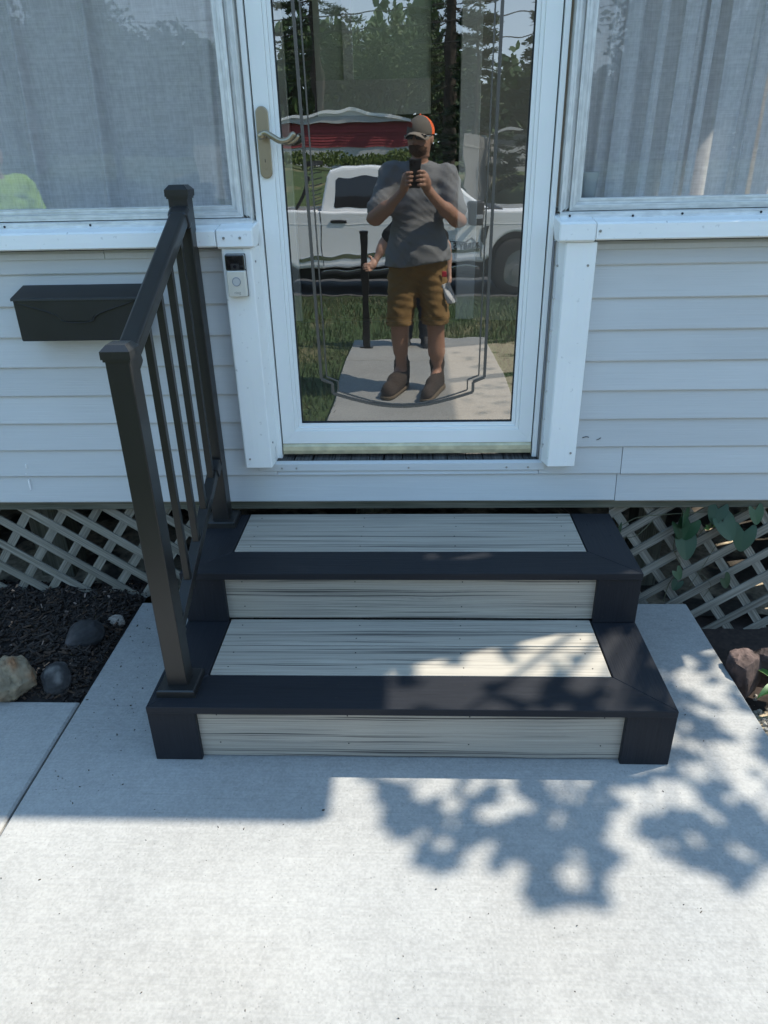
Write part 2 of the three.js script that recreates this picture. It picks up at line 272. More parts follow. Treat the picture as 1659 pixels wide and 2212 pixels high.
function rock(pos, s, seed, base, rough, label, group, square = 0) {
  const g = new THREE.IcosahedronGeometry(1, 12), p = g.attributes.position, c = new Float32Array(p.count * 3), v = V(0, 0, 0), r = rng(seed), planes = [];
  for (let k = 0; k < 9; k++) planes.push([V(r() - 0.5, r() - 0.5, r() - 0.5).normalize(), 0.72 + 0.22 * r()]);
  for (let i = 0; i < p.count; i++) {
    v.fromBufferAttribute(p, i); const n = v.clone();
    let d = 1; if (square) { const mx = Math.max(Math.abs(n.x), Math.abs(n.y), Math.abs(n.z)); d = mixf(1, 0.82 / mx, square); }
    for (const [pn, pd] of planes) { const t = n.dot(pn); if (t * d > pd) d = mixf(d, pd / t, 0.6); }
    const N3 = (f, s, o) => (fbm(n.x * 0.24 + 0.5, n.y * 0.24 + 0.5, f, f, s, o) + fbm(n.y * 0.24 + 0.5, n.z * 0.24 + 0.5, f, f, s + 5, o) + fbm(n.z * 0.24 + 0.5, n.x * 0.24 + 0.5, f, f, s + 9, o)) / 1.7 - 0.882, f1 = N3(7, seed, 4), f2 = N3(34, seed + 3, 3);
    d *= 1 + f1 * rough + f2 * rough * 0.35; p.setXYZ(i, n.x * d * s[0], n.y * d * s[1], n.z * d * s[2]);
    const k = 1 + f2 * 0.9 + f1 * 0.9, w = clamp(f1 * 4); for (let q = 0; q < 3; q++) c[3 * i + q] = Math.max(0.004, mixf(base[0][q], base[1][q], w) * k);
  }
  g.setAttribute('color', new THREE.BufferAttribute(c, 3)); g.computeVertexNormals();
  const m = mesh('rock', g, M.rock); m.position.set(...pos); m.rotation.set(r() * 0.4, r() * 6, r() * 0.4); tag(m, label, 'rock', group); return m;
}
M.rock = std({ vertexColors: true, roughness: 0.9 });
const G = 'rocks in the left mulch bed';
rock([-1.165, 0.035, 0.285], [0.062, 0.055, 0.075], 21, [[0.030, 0.029, 0.030], [0.05, 0.045, 0.045]], 0.12, 'smooth dark oval stone alone in the middle of the mulch', G);
rock([-1.168, 0.02, 0.515], [0.062, 0.04, 0.052], 27, [[0.032, 0.030, 0.030], [0.09, 0.085, 0.08]], 0.16, 'dark flat stone beside the big tan rock', G);
rock([-1.305, 0.035, 0.535], [0.085, 0.075, 0.075], 25, [[0.22, 0.175, 0.115], [0.17, 0.085, 0.04]], 0.4, 'big rough tan and rust coloured rock at the walk edge', G, 0.5);
rock([-1.10, 0.012, 0.165], [0.032, 0.02, 0.024], 35, [[0.30, 0.26, 0.22], [0.16, 0.14, 0.12]], 0.4, 'small pale crumbly stone by the pad corner', G);
rock([-1.425, 0.02, 0.47], [0.05, 0.04, 0.05], 39, [[0.16, 0.12, 0.09], [0.09, 0.07, 0.06]], 0.3, 'brown stone behind the big tan rock at the frame edge', G);
const G2 = 'reddish blocks edging the right bed';
rock([1.122, -0.03, 0.405], [0.05, 0.10, 0.072], 43, [[0.055, 0.036, 0.031], [0.09, 0.06, 0.052]], 0.2, 'reddish brown stone block touching the pad edge', G2, 0.92);
rock([1.222, -0.025, 0.375], [0.05, 0.108, 0.078], 47, [[0.05, 0.033, 0.029], [0.085, 0.055, 0.048]], 0.2, 'reddish brown stone block second from the pad edge', G2, 0.92);

// ---------------------------------------------------------------- house
const house = thing('house', 'grey sided house front with white storm door and two curtained windows', 'house');
const part = (name, g, m, parent = house) => mesh(name, g, m, parent);
const sub = (name, parent = house) => { const o = new THREE.Group(); o.name = name; parent.add(o); return o; };
const XL = -4.0, XR = 1.9, XE = 2.0, WT = 3.0;
// walls behind the siding, with real openings
part('wall', box(XL, -0.476, 0.44, 1.355, -0.12, -0.004, 0), M.inner); part('wall', box(0.46, XR, 0.44, 1.355, -0.12, -0.004, 0), M.inner);
part('wall', box(-0.476, 0.46, 0.44, 0.548, -0.12, -0.004, 0), M.inner);
part('wall', box(XL, XR, 2.32, WT, -0.12, -0.004, 0), M.siding); part('wall', box(-0.476, 0.46, 2.29, 2.32, -0.12, -0.004, 0), M.inner);
part('wall', box(XL, -2.4, 1.355, 2.32, -0.12, -0.004, 0), M.siding); part('wall', box(1.765, XR, 1.355, 2.32, -0.12, -0.004, 0), M.siding);
// right end wall with a wide window, left end wall, partition, main house behind
part('end_wall', box(1.8, XR - 0.002, 0.44, 1.32, -2.5, -0.121, 0), M.siding); part('end_wall', box(1.8, XR - 0.002, 2.95, WT, -2.5, -0.121, 0), M.siding);
part('end_wall', box(1.8, XR - 0.002, 1.32, 2.95, -2.5, -2.38, 0), M.siding);
for (const z of [-0.16, -0.88, -1.6, -2.32]) part('mullion', box(1.82, 1.88, 1.32, 2.95, z - 0.03, z + 0.03, 0.002), M.white);
part('end_wall', box(XL, XL + 0.1, 0.44, WT, -2.5, -0.121, 0), M.siding);
part('main_wall', box(XL, XR, 0.0, WT, -7.0, -2.62, 0), M.siding);
part('partition', box(XL, -0.86, 0.585, WT, -2.618, -2.5, 0), M.inner); part('partition', box(0.42, XR - 0.1, 0.585, WT, -2.618, -2.5, 0), M.inner); part('partition', box(-0.86, 0.42, 2.66, WT, -2.618, -2.5, 0), M.inner);
part('door_casing', box(-0.855, -0.72, 0.60, 2.66, -2.499, -2.47, 0.004), M.innerWhite); part('door_casing', box(0.30, 0.42, 0.60, 2.66, -2.499, -2.47, 0.004), M.innerWhite);
{ const d = sub('inner_door'); part('panel', box(-0.718, 0.298, 0.6, 1.80, -2.56, -2.52, 0.003), M.innerDark, d); part('panel', box(-0.718, -0.55, 1.80, 2.655, -2.56, -2.52, 0.003), M.innerDark, d); part('panel', box(0.13, 0.298, 1.80, 2.655, -2.56, -2.52, 0.003), M.innerDark, d);
  part('ledge', box(-0.55, 0.13, 1.80, 1.985, -2.552, -2.525, 0.003), std({ color: col(0.66, 0.68, 0.63), roughness: 0.8 }), d); part('blind', box(-0.55, 0.13, 1.985, 2.655, -2.55, -2.54, 0.002), std({ color: col(0.56, 0.64, 0.54), roughness: 0.9 }), d); part('stile', box(-0.385, -0.325, 1.985, 2.655, -2.54, -2.525, 0.002), M.innerWhite, d); }
part('ceiling', box(XL, XR, 2.955, 2.995, -2.49, -0.125, 0), M.innerWhite);
part('floor', box(-3.89, 1.8, 0.545, 0.5845, -2.5, -0.121, 0), M.carpet);
{ // roof: boxed eave with flat soffit, two slopes
  part('soffit', box(XL - 0.3, XE, WT + 0.001, WT + 0.03, -0.12, 0.272, 0), M.white);
  part('fascia', box(XL - 0.3, XE, WT, WT + 0.06, 0.273, 0.29, 0.002), M.white);
  part('roof', uvm(strip(extX([[0.29, WT + 0.061], [-3.5, WT + 1.7], [-7.3, WT + 0.16], [-7.3, WT + 0.035], [0.27, WT + 0.035]], XL - 0.3, XE)), 'x'), M.roof);
}
// siding: one course per mesh
{
  const laps = [0.433, 0.5365, 0.637, 0.737, 0.837, 0.937, 1.038, 1.1385, 1.239, 1.312];
  let k = 0;
  const course = (x0, x1, y0, y1, dz = 0) => { const g = uvm(strip(extX([[-0.003, y0 + 0.001], [0.0115 + dz, y0], [0.0135 + dz, y0 + 0.004], [0.004 + dz, y1 + 0.006], [-0.003, y1 + 0.006]], x0, x1)), 'x', R0() * 5, R0() * 5); part('siding_board', g, M.sidingTone[k++ % 3]); };
  for (let i = 0; i < 9; i++) {
    const y0 = laps[i], y1 = laps[i + 1];
    if (i === 0) { course(XL, 0.736, y0, y1); course(0.738, XR, y0 - 0.0015, y1, 0.0015); }
    else if (i === 1) { course(XL, -0.471, y0, y1); course(-0.470, 0.4585, y0, 0.553); course(0.4595, 0.744, y0, y1); course(0.746, XR, y0 - 0.001, y1, 0.0015); }
    else { course(XL, -0.4765, y0, y1 - (i === 8 ? 0.008 : 0)); course(0.4605, XR, y0, y1 - (i === 8 ? 0.008 : 0)); }
  }
  part('utility_trim', extX([[-0.003, 1.285], [0.016, 1.284], [0.017, 1.30], [0.012, 1.316], [-0.003, 1.316]], XL, -0.955), M.siding); part('utility_trim', extX([[-0.003, 1.285], [0.016, 1.284], [0.017, 1.30], [0.012, 1.316], [-0.003, 1.316]], -0.953, -0.573), M.siding);
  part('utility_trim', extX([[-0.003, 1.288], [0.016, 1.286], [0.017, 1.30], [0.012, 1.316], [-0.003, 1.316]], 0.572, XR), M.siding);
  part('corner_post', box(XR + 0.0005, XR + 0.014, 0.433, WT, -0.06, 0.014, 0.002, 'y'), M.white);
}
// sills
for (const [x0, x1, e0, e1] of [[XL, -0.581, -0.579, -0.466], [0.562, XR, 0.452, 0.5605]]) {
  const s = sub('window_sill');
  part('sill_cover', uvm(strip(extX([[-0.06, 1.384], [0.064, 1.367], [0.071, 1.3615], [0.073, 1.321], [0.066, 1.3165], [-0.002, 1.3165]], x0, x1, 0.001)), 'x'), M.wrap, s);
  part('sill_end_cap', uvm(strip(extX([[-0.055, 1.385], [0.065, 1.3695], [0.0735, 1.363], [0.0755, 1.319], [0.067, 1.3125], [-0.002, 1.3135]], e0, e1, 0.004)), 'x', 2, 3), M.wrap, s);
  const sc = []; for (const x of x0 < 0 ? [-0.555, -0.505] : [0.572]) sc.push(cyl(x, 1.343, 0.0762, 0.004, 0.003, 'z')); if (x0 > 0) { sc[0].translate(0, 0, -0.003); }
  sc.forEach((q) => part('screw', q, M.screw, s));
  part('shadow_reveal', box(x0, x1, 1.3125, 1.3155, 0.0, 0.05, 0), M.seal, s);
}
// door side trims wrapped in aluminium
{
  const mk = (pts, y0, y1, scs) => { const t = sub('door_trim'); part('cover', uvm(strip(extY(pts, y0, y1, 0.0015)), 'y', R0(), R0()), M.wrap, t); scs.forEach((q) => part('screw', q, M.screw, t)); return t; };
  mk([[-0.572, 0.001], [-0.570, 0.058], [-0.566, 0.061], [-0.480, 0.062], [-0.4765, 0.058], [-0.470, -0.034], [-0.48, -0.034]], 0.587, 1.3115, [cyl(-0.552, 0.62, 0.0617, 0.0035, 0.003, 'z'), cyl(-0.473, 1.27, 0.03, 0.0035, 0.003, 'x'), cyl(-0.473, 0.67, 0.03, 0.0035, 0.003, 'x')]);
  mk([[0.573, 0.001], [0.571, 0.058], [0.567, 0.061], [0.480, 0.063], [0.476, 0.058], [0.457, -0.034], [0.47, -0.034]], 0.586, 1.3115, [cyl(0.548, 1.245, 0.0617, 0.0038, 0.003, 'z'), cyl(0.553, 0.635, 0.0617, 0.0038, 0.003, 'z'), cyl(0.466, 1.24, 0.015, 0.0035, 0.003, 'x'), cyl(0.466, 0.65, 0.015, 0.0035, 0.003, 'x')]);
}
{ // worn porch boards in front of the threshold, strip in front of them
  const r = rng(77); let x = -0.474; const t = sub('threshold');
  while (x < 0.455) { const w = 0.052 + r() * 0.03, x1 = Math.min(x + w, 0.4565); part('porch_board', box(x, x1 - 0.0025 - (r() < 0.2 ? 0.003 : 0), 0.55, 0.5845 + (r() - 0.5) * 0.003, -0.12, -0.0105, 0.0012, 'z'), M.porchBoard, t); x = x1; }
  part('edge_strip', uvm(strip(extX([[-0.004, 0.5865], [0.004, 0.5875], [0.0155, 0.581], [0.0165, 0.556], [0.013, 0.5535], [-0.004, 0.5535]], -0.535, 0.478, 0.001)), 'x'), M.sidingTone[2], t);
  [-0.452, -0.40, 0.0, 0.345, 0.42].forEach((q) => part('screw', cyl(q, 0.566, 0.0166, 0.0034, 0.003, 'z'), M.screw, t));
}
// mitred frame ring in a plane of constant z
function ring(parent, name, x0, x1, y0, y1, w, z0, z1, mat, skip = '') {
  const f = (pts, al) => part(name, uvm(strip(ext(pts, z1 - z0, 0.0008)).translate(0, 0, z0), al, R0(), R0()), mat, parent);
  if (!skip.includes('b')) f([[x0, y0], [x1, y0], [x1 - w, y0 + w], [x0 + w, y0 + w]], 'x');
  if (!skip.includes('t')) f([[x0, y1], [x0 + w, y1 - w], [x1 - w, y1 - w], [x1, y1]], 'x');
  if (!skip.includes('l')) f([[x0, y0], [x0 + w, y0 + w], [x0 + w, y1 - w], [x0, y1]], 'y');
  if (!skip.includes('r')) f([[x1, y0], [x1, y1], [x1 - w, y1 - w], [x1 - w, y0 + w]], 'y');
}
function pane(w, h, amp, seed) {                       // float glass that is not quite flat
  const nx = 140, ny = 200, g = new THREE.PlaneGeometry(w, h, nx, ny), p = g.attributes.position, r = rng(seed), waves = [];
  for (let i = 0; i < 7; i++) waves.push([(r() - 0.5) * 8, 8 + r() * 26, r() * 6.3, amp * (0.4 + r()) * (i < 3 ? 2 : 0.6)]);
  for (let i = 0; i < 4; i++) waves.push([(r() < 0.5 ? -1 : 1) * (45 + r() * 35), 30 + r() * 25, r() * 6.3, amp * 0.17]);
  const n = g.attributes.normal;
  for (let i = 0; i < p.count; i++) { const x = p.getX(i), y = p.getY(i); let z = 0, dx = 0, dy = 0; for (const [a, b, c, e] of waves) { z += e * Math.sin(a * x + b * y + c); dx += e * a * Math.cos(a * x + b * y + c); dy += e * b * Math.cos(a * x + b * y + c); } p.setZ(i, z); const l = Math.hypot(dx, dy, 1); n.setXYZ(i, -dx / l, -dy / l, 1 / l); }
  return g;
}
function windowUnit(x0, x1, gx0, gx1, gyb, seed) {     // outer frame x0..x1, glass from gx0..gx1 above gyb
  const wd = sub('window'), top = 2.31;
  ring(wd, 'frame_rail', x0, x1, 1.388, top, 0.016, -0.045, -0.004, M.alu, 'b');
  ring(wd, 'frame_rail', x0 + 0.0165, x1 - 0.0165, 1.392, top - 0.017, 0.012, -0.05, -0.020, M.alu, 'b');
  const i0 = x0 + 0.029, i1 = x1 - 0.029;
  ring(wd, 'sash_rail', i0, i1, 1.3955, top - 0.03, 0.017, -0.055, -0.008, M.alu);
  ring(wd, 'sash_rail', i0 + 0.0172, i1 - 0.0172, 1.3955 + 0.0172, top - 0.0472, 0.0165, -0.058, -0.018, M.alu);
  part('bottom_rail', uvm(strip(extX([[-0.06, 1.3935], [-0.012, 1.3935], [0.002, 1.391], [0.003, 1.374], [-0.06, 1.374]], x0, x1, 0.0006)), 'x'), M.alu, wd);
  part('drip_strip', uvm(strip(extX([[-0.06, 1.3735], [0.0005, 1.3735], [0.014, 1.3705], [0.016, 1.366], [-0.06, 1.366]], x0 + 0.001, x1 - 0.001, 0.0006)), 'x'), std({ color: col(0.26, 0.29, 0.33), roughness: 0.6 }), wd);
  const r = rng(seed), sc = []; for (let x = x0 + 0.02 + r() * 0.05; x < x1; x += 0.14 + r() * 0.14) sc.push(cyl(x, 1.382 + (r() - 0.5) * 0.006, 0.0027, 0.0035, 0.003, 'z', 10)); sc.forEach((q) => part('screw', q, M.plug, wd));
  const iw = i1 - i0 - 0.067, ih = top - 0.0637 - 1.4292, g = pane(iw + 0.008, ih + 0.008, 0.000035, seed); g.translate((i0 + i1) / 2, 1.4292 + ih / 2, -0.045); part('pane', g, M.winGlass, wd);
  return wd;
}
windowUnit(-2.39, -0.4775, 0, 0, 0, 501); windowUnit(0.4635, 1.76, 0, 0, 0, 509);
// storm door
{
  const d = sub('storm_door'), Y0 = 0.602, Y1 = 2.27;
  const v = (x0, x1, z0, z1, m = M.door, name = 'stile', y0 = Y0, y1 = Y1) => part(name, box(x0, x1, y0, y1, z0, z1, 0.0015, 'y'), m, d);
  v(-0.4715, -0.4555, -0.10, -0.030, M.door, 'jamb', 0.586); v(0.4385, 0.4545, -0.10, -0.030, M.door, 'jamb', 0.586);
  v(-0.4550, -0.4515, -0.10, -0.052, M.seal, 'weatherstrip'); v(0.4345, 0.4380, -0.10, -0.052, M.seal, 'weatherstrip');
  v(-0.4765, -0.4722, -0.033, -0.006, M.greyPart, 'channel', 0.587, 1.31); v(0.4553, 0.4572, -0.04, -0.016, M.greyPart, 'channel', 0.587, 1.31);
  part('head', box(-0.4715, 0.4545, Y1 + 0.002, 2.288, -0.10, -0.03, 0.0015), M.door, d);
  // leaf: mitred rails, then two inner beads
  const x0 = -0.4512, x1 = 0.4342, yb = 0.6385;
  ring(d, 'leaf_rail', x0, x1, yb, Y1, 0.047, -0.083, -0.0405, M.door);
  ring(d, 'bead', x0 + 0.0472, x1 - 0.0472, yb + 0.0472, Y1 - 0.0472, 0.0115, -0.078, -0.0455, M.door);
  ring(d, 'bead', x0 + 0.0589, x1 - 0.0589, yb + 0.0589, Y1 - 0.0589, 0.0125, -0.076, -0.0515, M.door);
  ring(d, 'gasket', x0 + 0.0715, x1 - 0.0715, yb + 0.0715, Y1 - 0.0715, 0.003, -0.072, -0.056, M.seal);
  part('kick_strip', uvm(strip(extX([[-0.06, 0.6375], [-0.044, 0.6375], [-0.037, 0.628], [-0.034, 0.614], [-0.036, 0.6], [-0.06, 0.599]], x0, x1, 0.0005)), 'x'), M.brassStrip, d);
  const gx0 = x0 + 0.0715, gx1 = x1 - 0.0715, g0 = yb + 0.0715, g1 = Y1 - 0.0715;
  const g = pane(gx1 - gx0, g1 - g0, 0.00003, 517); g.translate((gx0 + gx1) / 2, (g0 + g1) / 2, -0.064); part('pane', g, M.glass, d);
  // decorative bevel: two bars round the lite, notched at the lower corners, bowed at the foot
  const bev = std({ color: col(0.10, 0.09, 0.078), roughness: 0.3 });
  const path = (s) => { const l = -0.302 + s, q = 0.262 - s, b = 0.868 + s * 0.4, pts = [[l - 0.02, 2.14], [l, b], [l + 0.038, b - 0.016], [l + 0.038, b - 0.05]]; for (let i = 0; i <= 12; i++) { const t = i / 12, xx = mixf(l + 0.039, q - 0.039, t); pts.push([xx, b - 0.052 - 0.05 * Math.sin(Math.PI * t)]); } pts.push([q - 0.038, b - 0.05], [q - 0.038, b - 0.016], [q, b], [q + 0.008, 2.14]); return pts; };
  for (const [s, r] of [[0, 0.0048], [0.0195, 0.0022]]) {
    const pts = path(s), list = []; for (let i = 0; i < pts.length - 1; i++) list.push(bar([pts[i][0], pts[i][1], -0.0615], [pts[i + 1][0], pts[i + 1][1], -0.0615], r * 2, 0.004, [0, 0, 1], 0.0012));
    part('bevel_bar', merge(list), bev, d);
  }
  // lever handle on its back plate
  const hx = -0.4275;
  const sh = new THREE.Shape(); sh.moveTo(-0.0185, 0.0185); sh.lineTo(-0.0185, 0.175); sh.absarc(0, 0.175, 0.0185, Math.PI, 0, true); sh.lineTo(0.0185, 0.0185); sh.absarc(0, 0.0185, 0.0185, 0, Math.PI, true);
  const pl = ext(sh, 0.009, 0.0028, 3); pl.translate(hx, 1.502, -0.0405);
  const lev = [tube([[hx, 1.617, -0.03], [hx, 1.617, -0.012], [hx, 1.617, -0.004]], 0.0095, 8, 16), tube([[hx - 0.003, 1.617, 0.0], [hx + 0.012, 1.624, 0.004], [hx + 0.032, 1.614, 0.006], [hx + 0.055, 1.602, 0.005], [hx + 0.078, 1.604, 0.004], [hx + 0.094, 1.618, 0.002]], 0.0082, 40, 14), tube([[hx + 0.05, 1.602, 0.003], [hx + 0.075, 1.597, -0.004], [hx + 0.095, 1.602, -0.008], [hx + 0.106, 1.612, -0.008]], 0.0062, 24, 12), new THREE.SphereGeometry(0.0125, 20, 16).translate(hx, 1.617, -0.002)];
  const ends = [new THREE.SphereGeometry(0.0080, 12, 10).translate(hx + 0.094, 1.618, 0.002), new THREE.SphereGeometry(0.0061, 12, 10).translate(hx + 0.106, 1.612, -0.008), cyl(hx, 1.55, -0.0312, 0.0088, 0.004, 'z', 24), box(hx - 0.004, hx + 0.004, 1.526, 1.545, -0.0325, -0.0295, 0.002)];
  part('handle', merge([pl, ...lev, ...ends]), M.brass, d);
  part('keyhole', box(hx - 0.001, hx + 0.001, 1.546, 1.555, -0.0299, -0.0288, 0), M.plug, d);
}
// under the floor: beam, posts
part('rim_beam', box(XL, XR, 0.392, 0.4425, -0.10, -0.012, 0.002), M.oldPost);
for (const [x, z, w] of [[-1.50, -0.28, 0.14], [-2.3, -0.3, 0.14], [-0.2, -0.9, 0.14], [1.02, -0.42, 0.12], [1.82, -0.2, 0.12]]) part('pier_post', box(x - w / 2, x + w / 2, -0.2, 0.43, z - w / 2, z + w / 2, 0.004, 'y'), M.oldPost);
part('crawl_wall', box(XL, XR, -0.3, 0.43, -2.6, -2.52, 0), M.crawl); part('end_skirt', box(XL, XL + 0.02, -0.3, 0.43, -2.5, -0.11, 0), M.crawl);
for (let i = 0; i < 13; i++) part('skirt_board', box(XR - 0.03, XR - 0.012, -0.3, 0.43, -0.29 - i * 0.18, -0.13 - i * 0.18 + (i % 3 ? 0 : -0.03), 0.002, 'y'), M.lattice); part('floor_joists', box(XL, XR, 0.445, 0.54, -2.5, -0.122, 0), M.crawl);

// ---------------------------------------------------------------- lattice skirts: every slat a part
function clipPoly(poly, a, b, c) { const out = []; for (let i = 0; i < poly.length; i++) { const p = poly[i], q = poly[(i + 1) % poly.length], dp = a * p[0] + b * p[1] - c, dq = a * q[0] + b * q[1] - c; if (dp <= 0) out.push(p); if ((dp < 0 && dq > 0) || (dp > 0 && dq < 0)) { const t = dp / (dp - dq); out.push([p[0] + (q[0] - p[0]) * t, p[1] + (q[1] - p[1]) * t]); } } return out; }
function latticePanel(x0, x1, y0, y1, frontSign, label, off, seed) {
  const t = thing('lattice_panel', label, 'lattice', [x0, y0, -0.05], 0, 'lattice skirts under the house'), W = x1 - x0, H = y1 - y0, r = rng(seed), sw = 0.033;
  for (const layer of [0, 1]) {
    const sgn = layer ? -frontSign : frontSign, an = (layer ? 54 : 36) * D2R, dir = [Math.cos(an), sgn * Math.sin(an)], nor = [-sgn * Math.sin(an), Math.cos(an)], pitch = layer ? 0.108 : 0.097;
    const cs = [[0, 0], [W, 0], [W, H], [0, H]].map(([x, y]) => x * nor[0] + y * nor[1]), lo = Math.min(...cs), hi = Math.max(...cs);
    for (let c = lo + off[layer]; c < hi; c += pitch) {
      const cc = c + (r() - 0.5) * 0.006, w = sw * (0.94 + r() * 0.1), L = 6, tl = (r() - 0.5) * 0.012;
      let poly = [[-L, -w / 2], [L, -w / 2], [L, w / 2], [-L, w / 2]].map(([a, b]) => [dir[0] * a + nor[0] * (cc + b + a * tl * 0.2), dir[1] * a + nor[1] * (cc + b + a * tl * 0.2)]);
      poly = clipPoly(poly, -1, 0, 0); poly = clipPoly(poly, 1, 0, W); poly = clipPoly(poly, 0, -1, 0); poly = clipPoly(poly, 0, 1, H);
      if (poly.length < 3) continue; let ar = 0; poly.forEach((p, i) => { const q = poly[(i + 1) % poly.length]; ar += p[0] * q[1] - q[0] * p[1]; }); if (Math.abs(ar) < 0.0012) continue;
      const g = strip(ext(poly, 0.0065, 0)), p = g.attributes.position, uv = g.attributes.uv, ou = r() * 9, ov = r() * 9; for (let i = 0; i < p.count; i++) uv.setXY(i, p.getX(i) * dir[0] + p.getY(i) * dir[1] + ou, p.getX(i) * nor[0] + p.getY(i) * nor[1] + ov);
      g.translate(0, 0, layer ? -0.0067 : 0); mesh('slat', g, M.lattice, t);
    }
  }
  return t;
}
latticePanel(-3.6, -0.742, -0.02, 0.392, -1, 'weathered wooden lattice skirt left of the steps behind the mulch', [0.02, 0.05], 601);
latticePanel(0.742, 1.87, -0.2, 0.392, 1, 'weathered wooden lattice skirt right of the steps with vine on it', [0.035, 0.02], 607);

{ // white paint drips on the lower left siding, small scrapes on the right
  const dm = std({ color: col(0.85, 0.85, 0.85), roughness: 0.5 });
  for (const [x, y, h, w] of [[-1.385, 0.578, 0.016, 0.005], [-1.392, 0.548, 0.004, 0.003], [-1.389, 0.505, 0.042, 0.006]]) part('paint_drip', box(x - w / 2, x + w / 2, y - h / 2, y + h / 2, 0.006, 0.0145, 0.002), dm);
  for (const q of [[[0.60, 0.672, 0.012], [0.612, 0.676, 0.0125], [0.622, 0.674, 0.0125]], [[0.648, 0.664, 0.013], [0.656, 0.667, 0.013], [0.663, 0.672, 0.0125]]]) part('scrape', tube(q, 0.0012, 10, 5), M.plug);
  const r = rng(990), n = 170, im = new THREE.InstancedMesh(new THREE.IcosahedronGeometry(1, 0), std({ color: col(0.05, 0.04, 0.03), roughness: 1 }), n), m = new THREE.Matrix4(), q = new THREE.Quaternion(), e = new THREE.Euler();
  for (let i = 0; i < n; i++) { let x, z; do { x = -1.04 + r() * 2.08; z = 0.04 + r() * 1.7; } while (Math.abs(x) < 0.75 && z < 0.87); if (i < 70) { x = -1.03 + r() * 0.25; z = 0.1 + r() * 0.9; } e.set(r() * 6, r() * 6, r() * 6); q.setFromEuler(e); const s = 0.0008 + 0.0022 * r() * r(); m.compose(V(x, s * 0.5, z), q, V(s * (1 + r() * 2), s * 0.6, s)); im.setMatrixAt(i, m); }
  im.name = 'grit'; im.userData = { kind: 'stuff', label: 'dark crumbs of mulch and grit on the concrete pad', category: 'grit' }; scene.add(im);
}
// ---------------------------------------------------------------- entry steps
const font = await new FontLoader().loadAsync('fonts/droid/droid_sans_bold.typeface.json');
{
  const st = thing('entry_steps', 'two-step composite entry steps with grey streaked boards and black borders', 'steps'), P = (n, g, m) => mesh(n, g, m, st);
  const tread = (X, z0, z1, h, W = 0.1397) => {            // z1 front edge; border boards mitred
    const T = 0.024, zi = z1 - W, xi = X - 0.1401, b = 0.0018;
    P('border_board', uvm(strip(extY([[-X, z1], [X, z1], [xi + 0.0006, zi], [-xi - 0.0006, zi]].map(([x, z]) => [x, z]).reverse(), h - T, h, b)), 'x', R0(), R0()), M.darkBoard);
    P('border_board', uvm(strip(extY([[-X, z1 - 0.0012], [-xi - 0.0012, zi - 0.0004], [-xi - 0.0012, z0], [-X, z0]].reverse(), h - T, h - 0.0004, b)), 'z', R0(), R0()), M.darkBoard);
    P('border_board', uvm(strip(extY([[X, z1 - 0.0012], [X, z0], [xi + 0.0012, z0], [xi + 0.0012, zi - 0.0004]].reverse(), h - T, h - 0.0004, b)), 'z', R0(), R0()), M.darkBoard);
    let z = zi - 0.0025; const sc = [];
    for (let k = 0; k < 2; k++) { const zb = Math.max(z0, z - W + (k ? 0 : 0)); P('tread_board', box(-xi + 0.003, xi - 0.003, h - T, h, zb, z, 0.002), M.greyBoard); for (const x of [-xi + 0.05, -0.16, 0.16, xi - 0.05]) for (const q of [0.25, 0.75]) sc.push(cyl(x + (R0() - 0.5) * 0.012, h + 0.0002, mixf(zb, z, q), 0.0021, 0.001, 'y', 8)); z = zb - 0.0035; }
    for (const x of [-X + 0.17, -0.2, 0.16, X - 0.16]) for (const q of [0.045, 0.10]) sc.push(cyl(x, h + 0.0003, z1 - q, 0.0021, 0.001, 'y', 8));
    for (const sx of [-1, 1]) for (const q of [0.25, 0.33]) for (const e of [0.04, 0.1]) sc.push(cyl(sx * (X - e), h + 0.0001, z1 - q, 0.0021, 0.001, 'y', 8));
    P('screw_plugs', merge(sc), M.plug);
  };
  tread(0.7245, 0.426, 0.850, 0.2023); tread(0.7215, 0.03, 0.4495, 0.39);
  const riser = (X, zf, y0, y1) => {
    P('riser_board', box(-X + 0.13, X - 0.13, y0 + 0.004, y1, zf - 0.02, zf, 0.0015), M.greyBoard);
    for (const s of [-1, 1]) P('corner_trim', box(s * X, s * (X - 0.1348), y0 + 0.001, y1, zf - 0.003 + 0.0, zf + 0.0165, 0.002, 'y'), M.darkBoard);
    const sc = []; for (const s of [-1, 1]) for (const [e, q] of [[0.035, 0.16], [0.1, 0.14], [0.04, 0.84], [0.105, 0.86]]) sc.push(cyl(s * (X - e), mixf(y1, y0, q), zf + 0.0168, 0.0021, 0.001, 'z', 8));
    for (const x of [-X + 0.19, -0.17, 0.17, X - 0.19]) for (const q of [0.13, 0.7]) sc.push(cyl(x, mixf(y1, y0, q), zf + 0.0002, 0.002, 0.001, 'z', 8));
    P('screw_plugs', merge(sc), M.plug);
  };
  riser(0.729, 0.825, 0.0, 0.178); riser(0.7225, 0.4244, 0.2023, 0.3657);
  for (const s of [-1, 1]) { P('side_panel', box(s * 0.724, s * 0.704, 0.002, 0.178, 0.05, 0.8215, 0.0015, 'z'), M.darkBoard); P('side_panel', box(s * 0.7205, s * 0.70, 0.2025, 0.3655, 0.05, 0.421, 0.0015, 'z'), M.darkBoard); }
  for (const x of [-0.5, -0.17, 0.17, 0.5]) P('stringer', box(x - 0.02, x + 0.02, 0.003, 0.177, 0.06, 0.80, 0.001, 'z'), M.oldPost);
  P('back_board', box(-0.70, 0.70, 0.18, 0.365, 0.035, 0.06, 0.001), M.crawl);
}
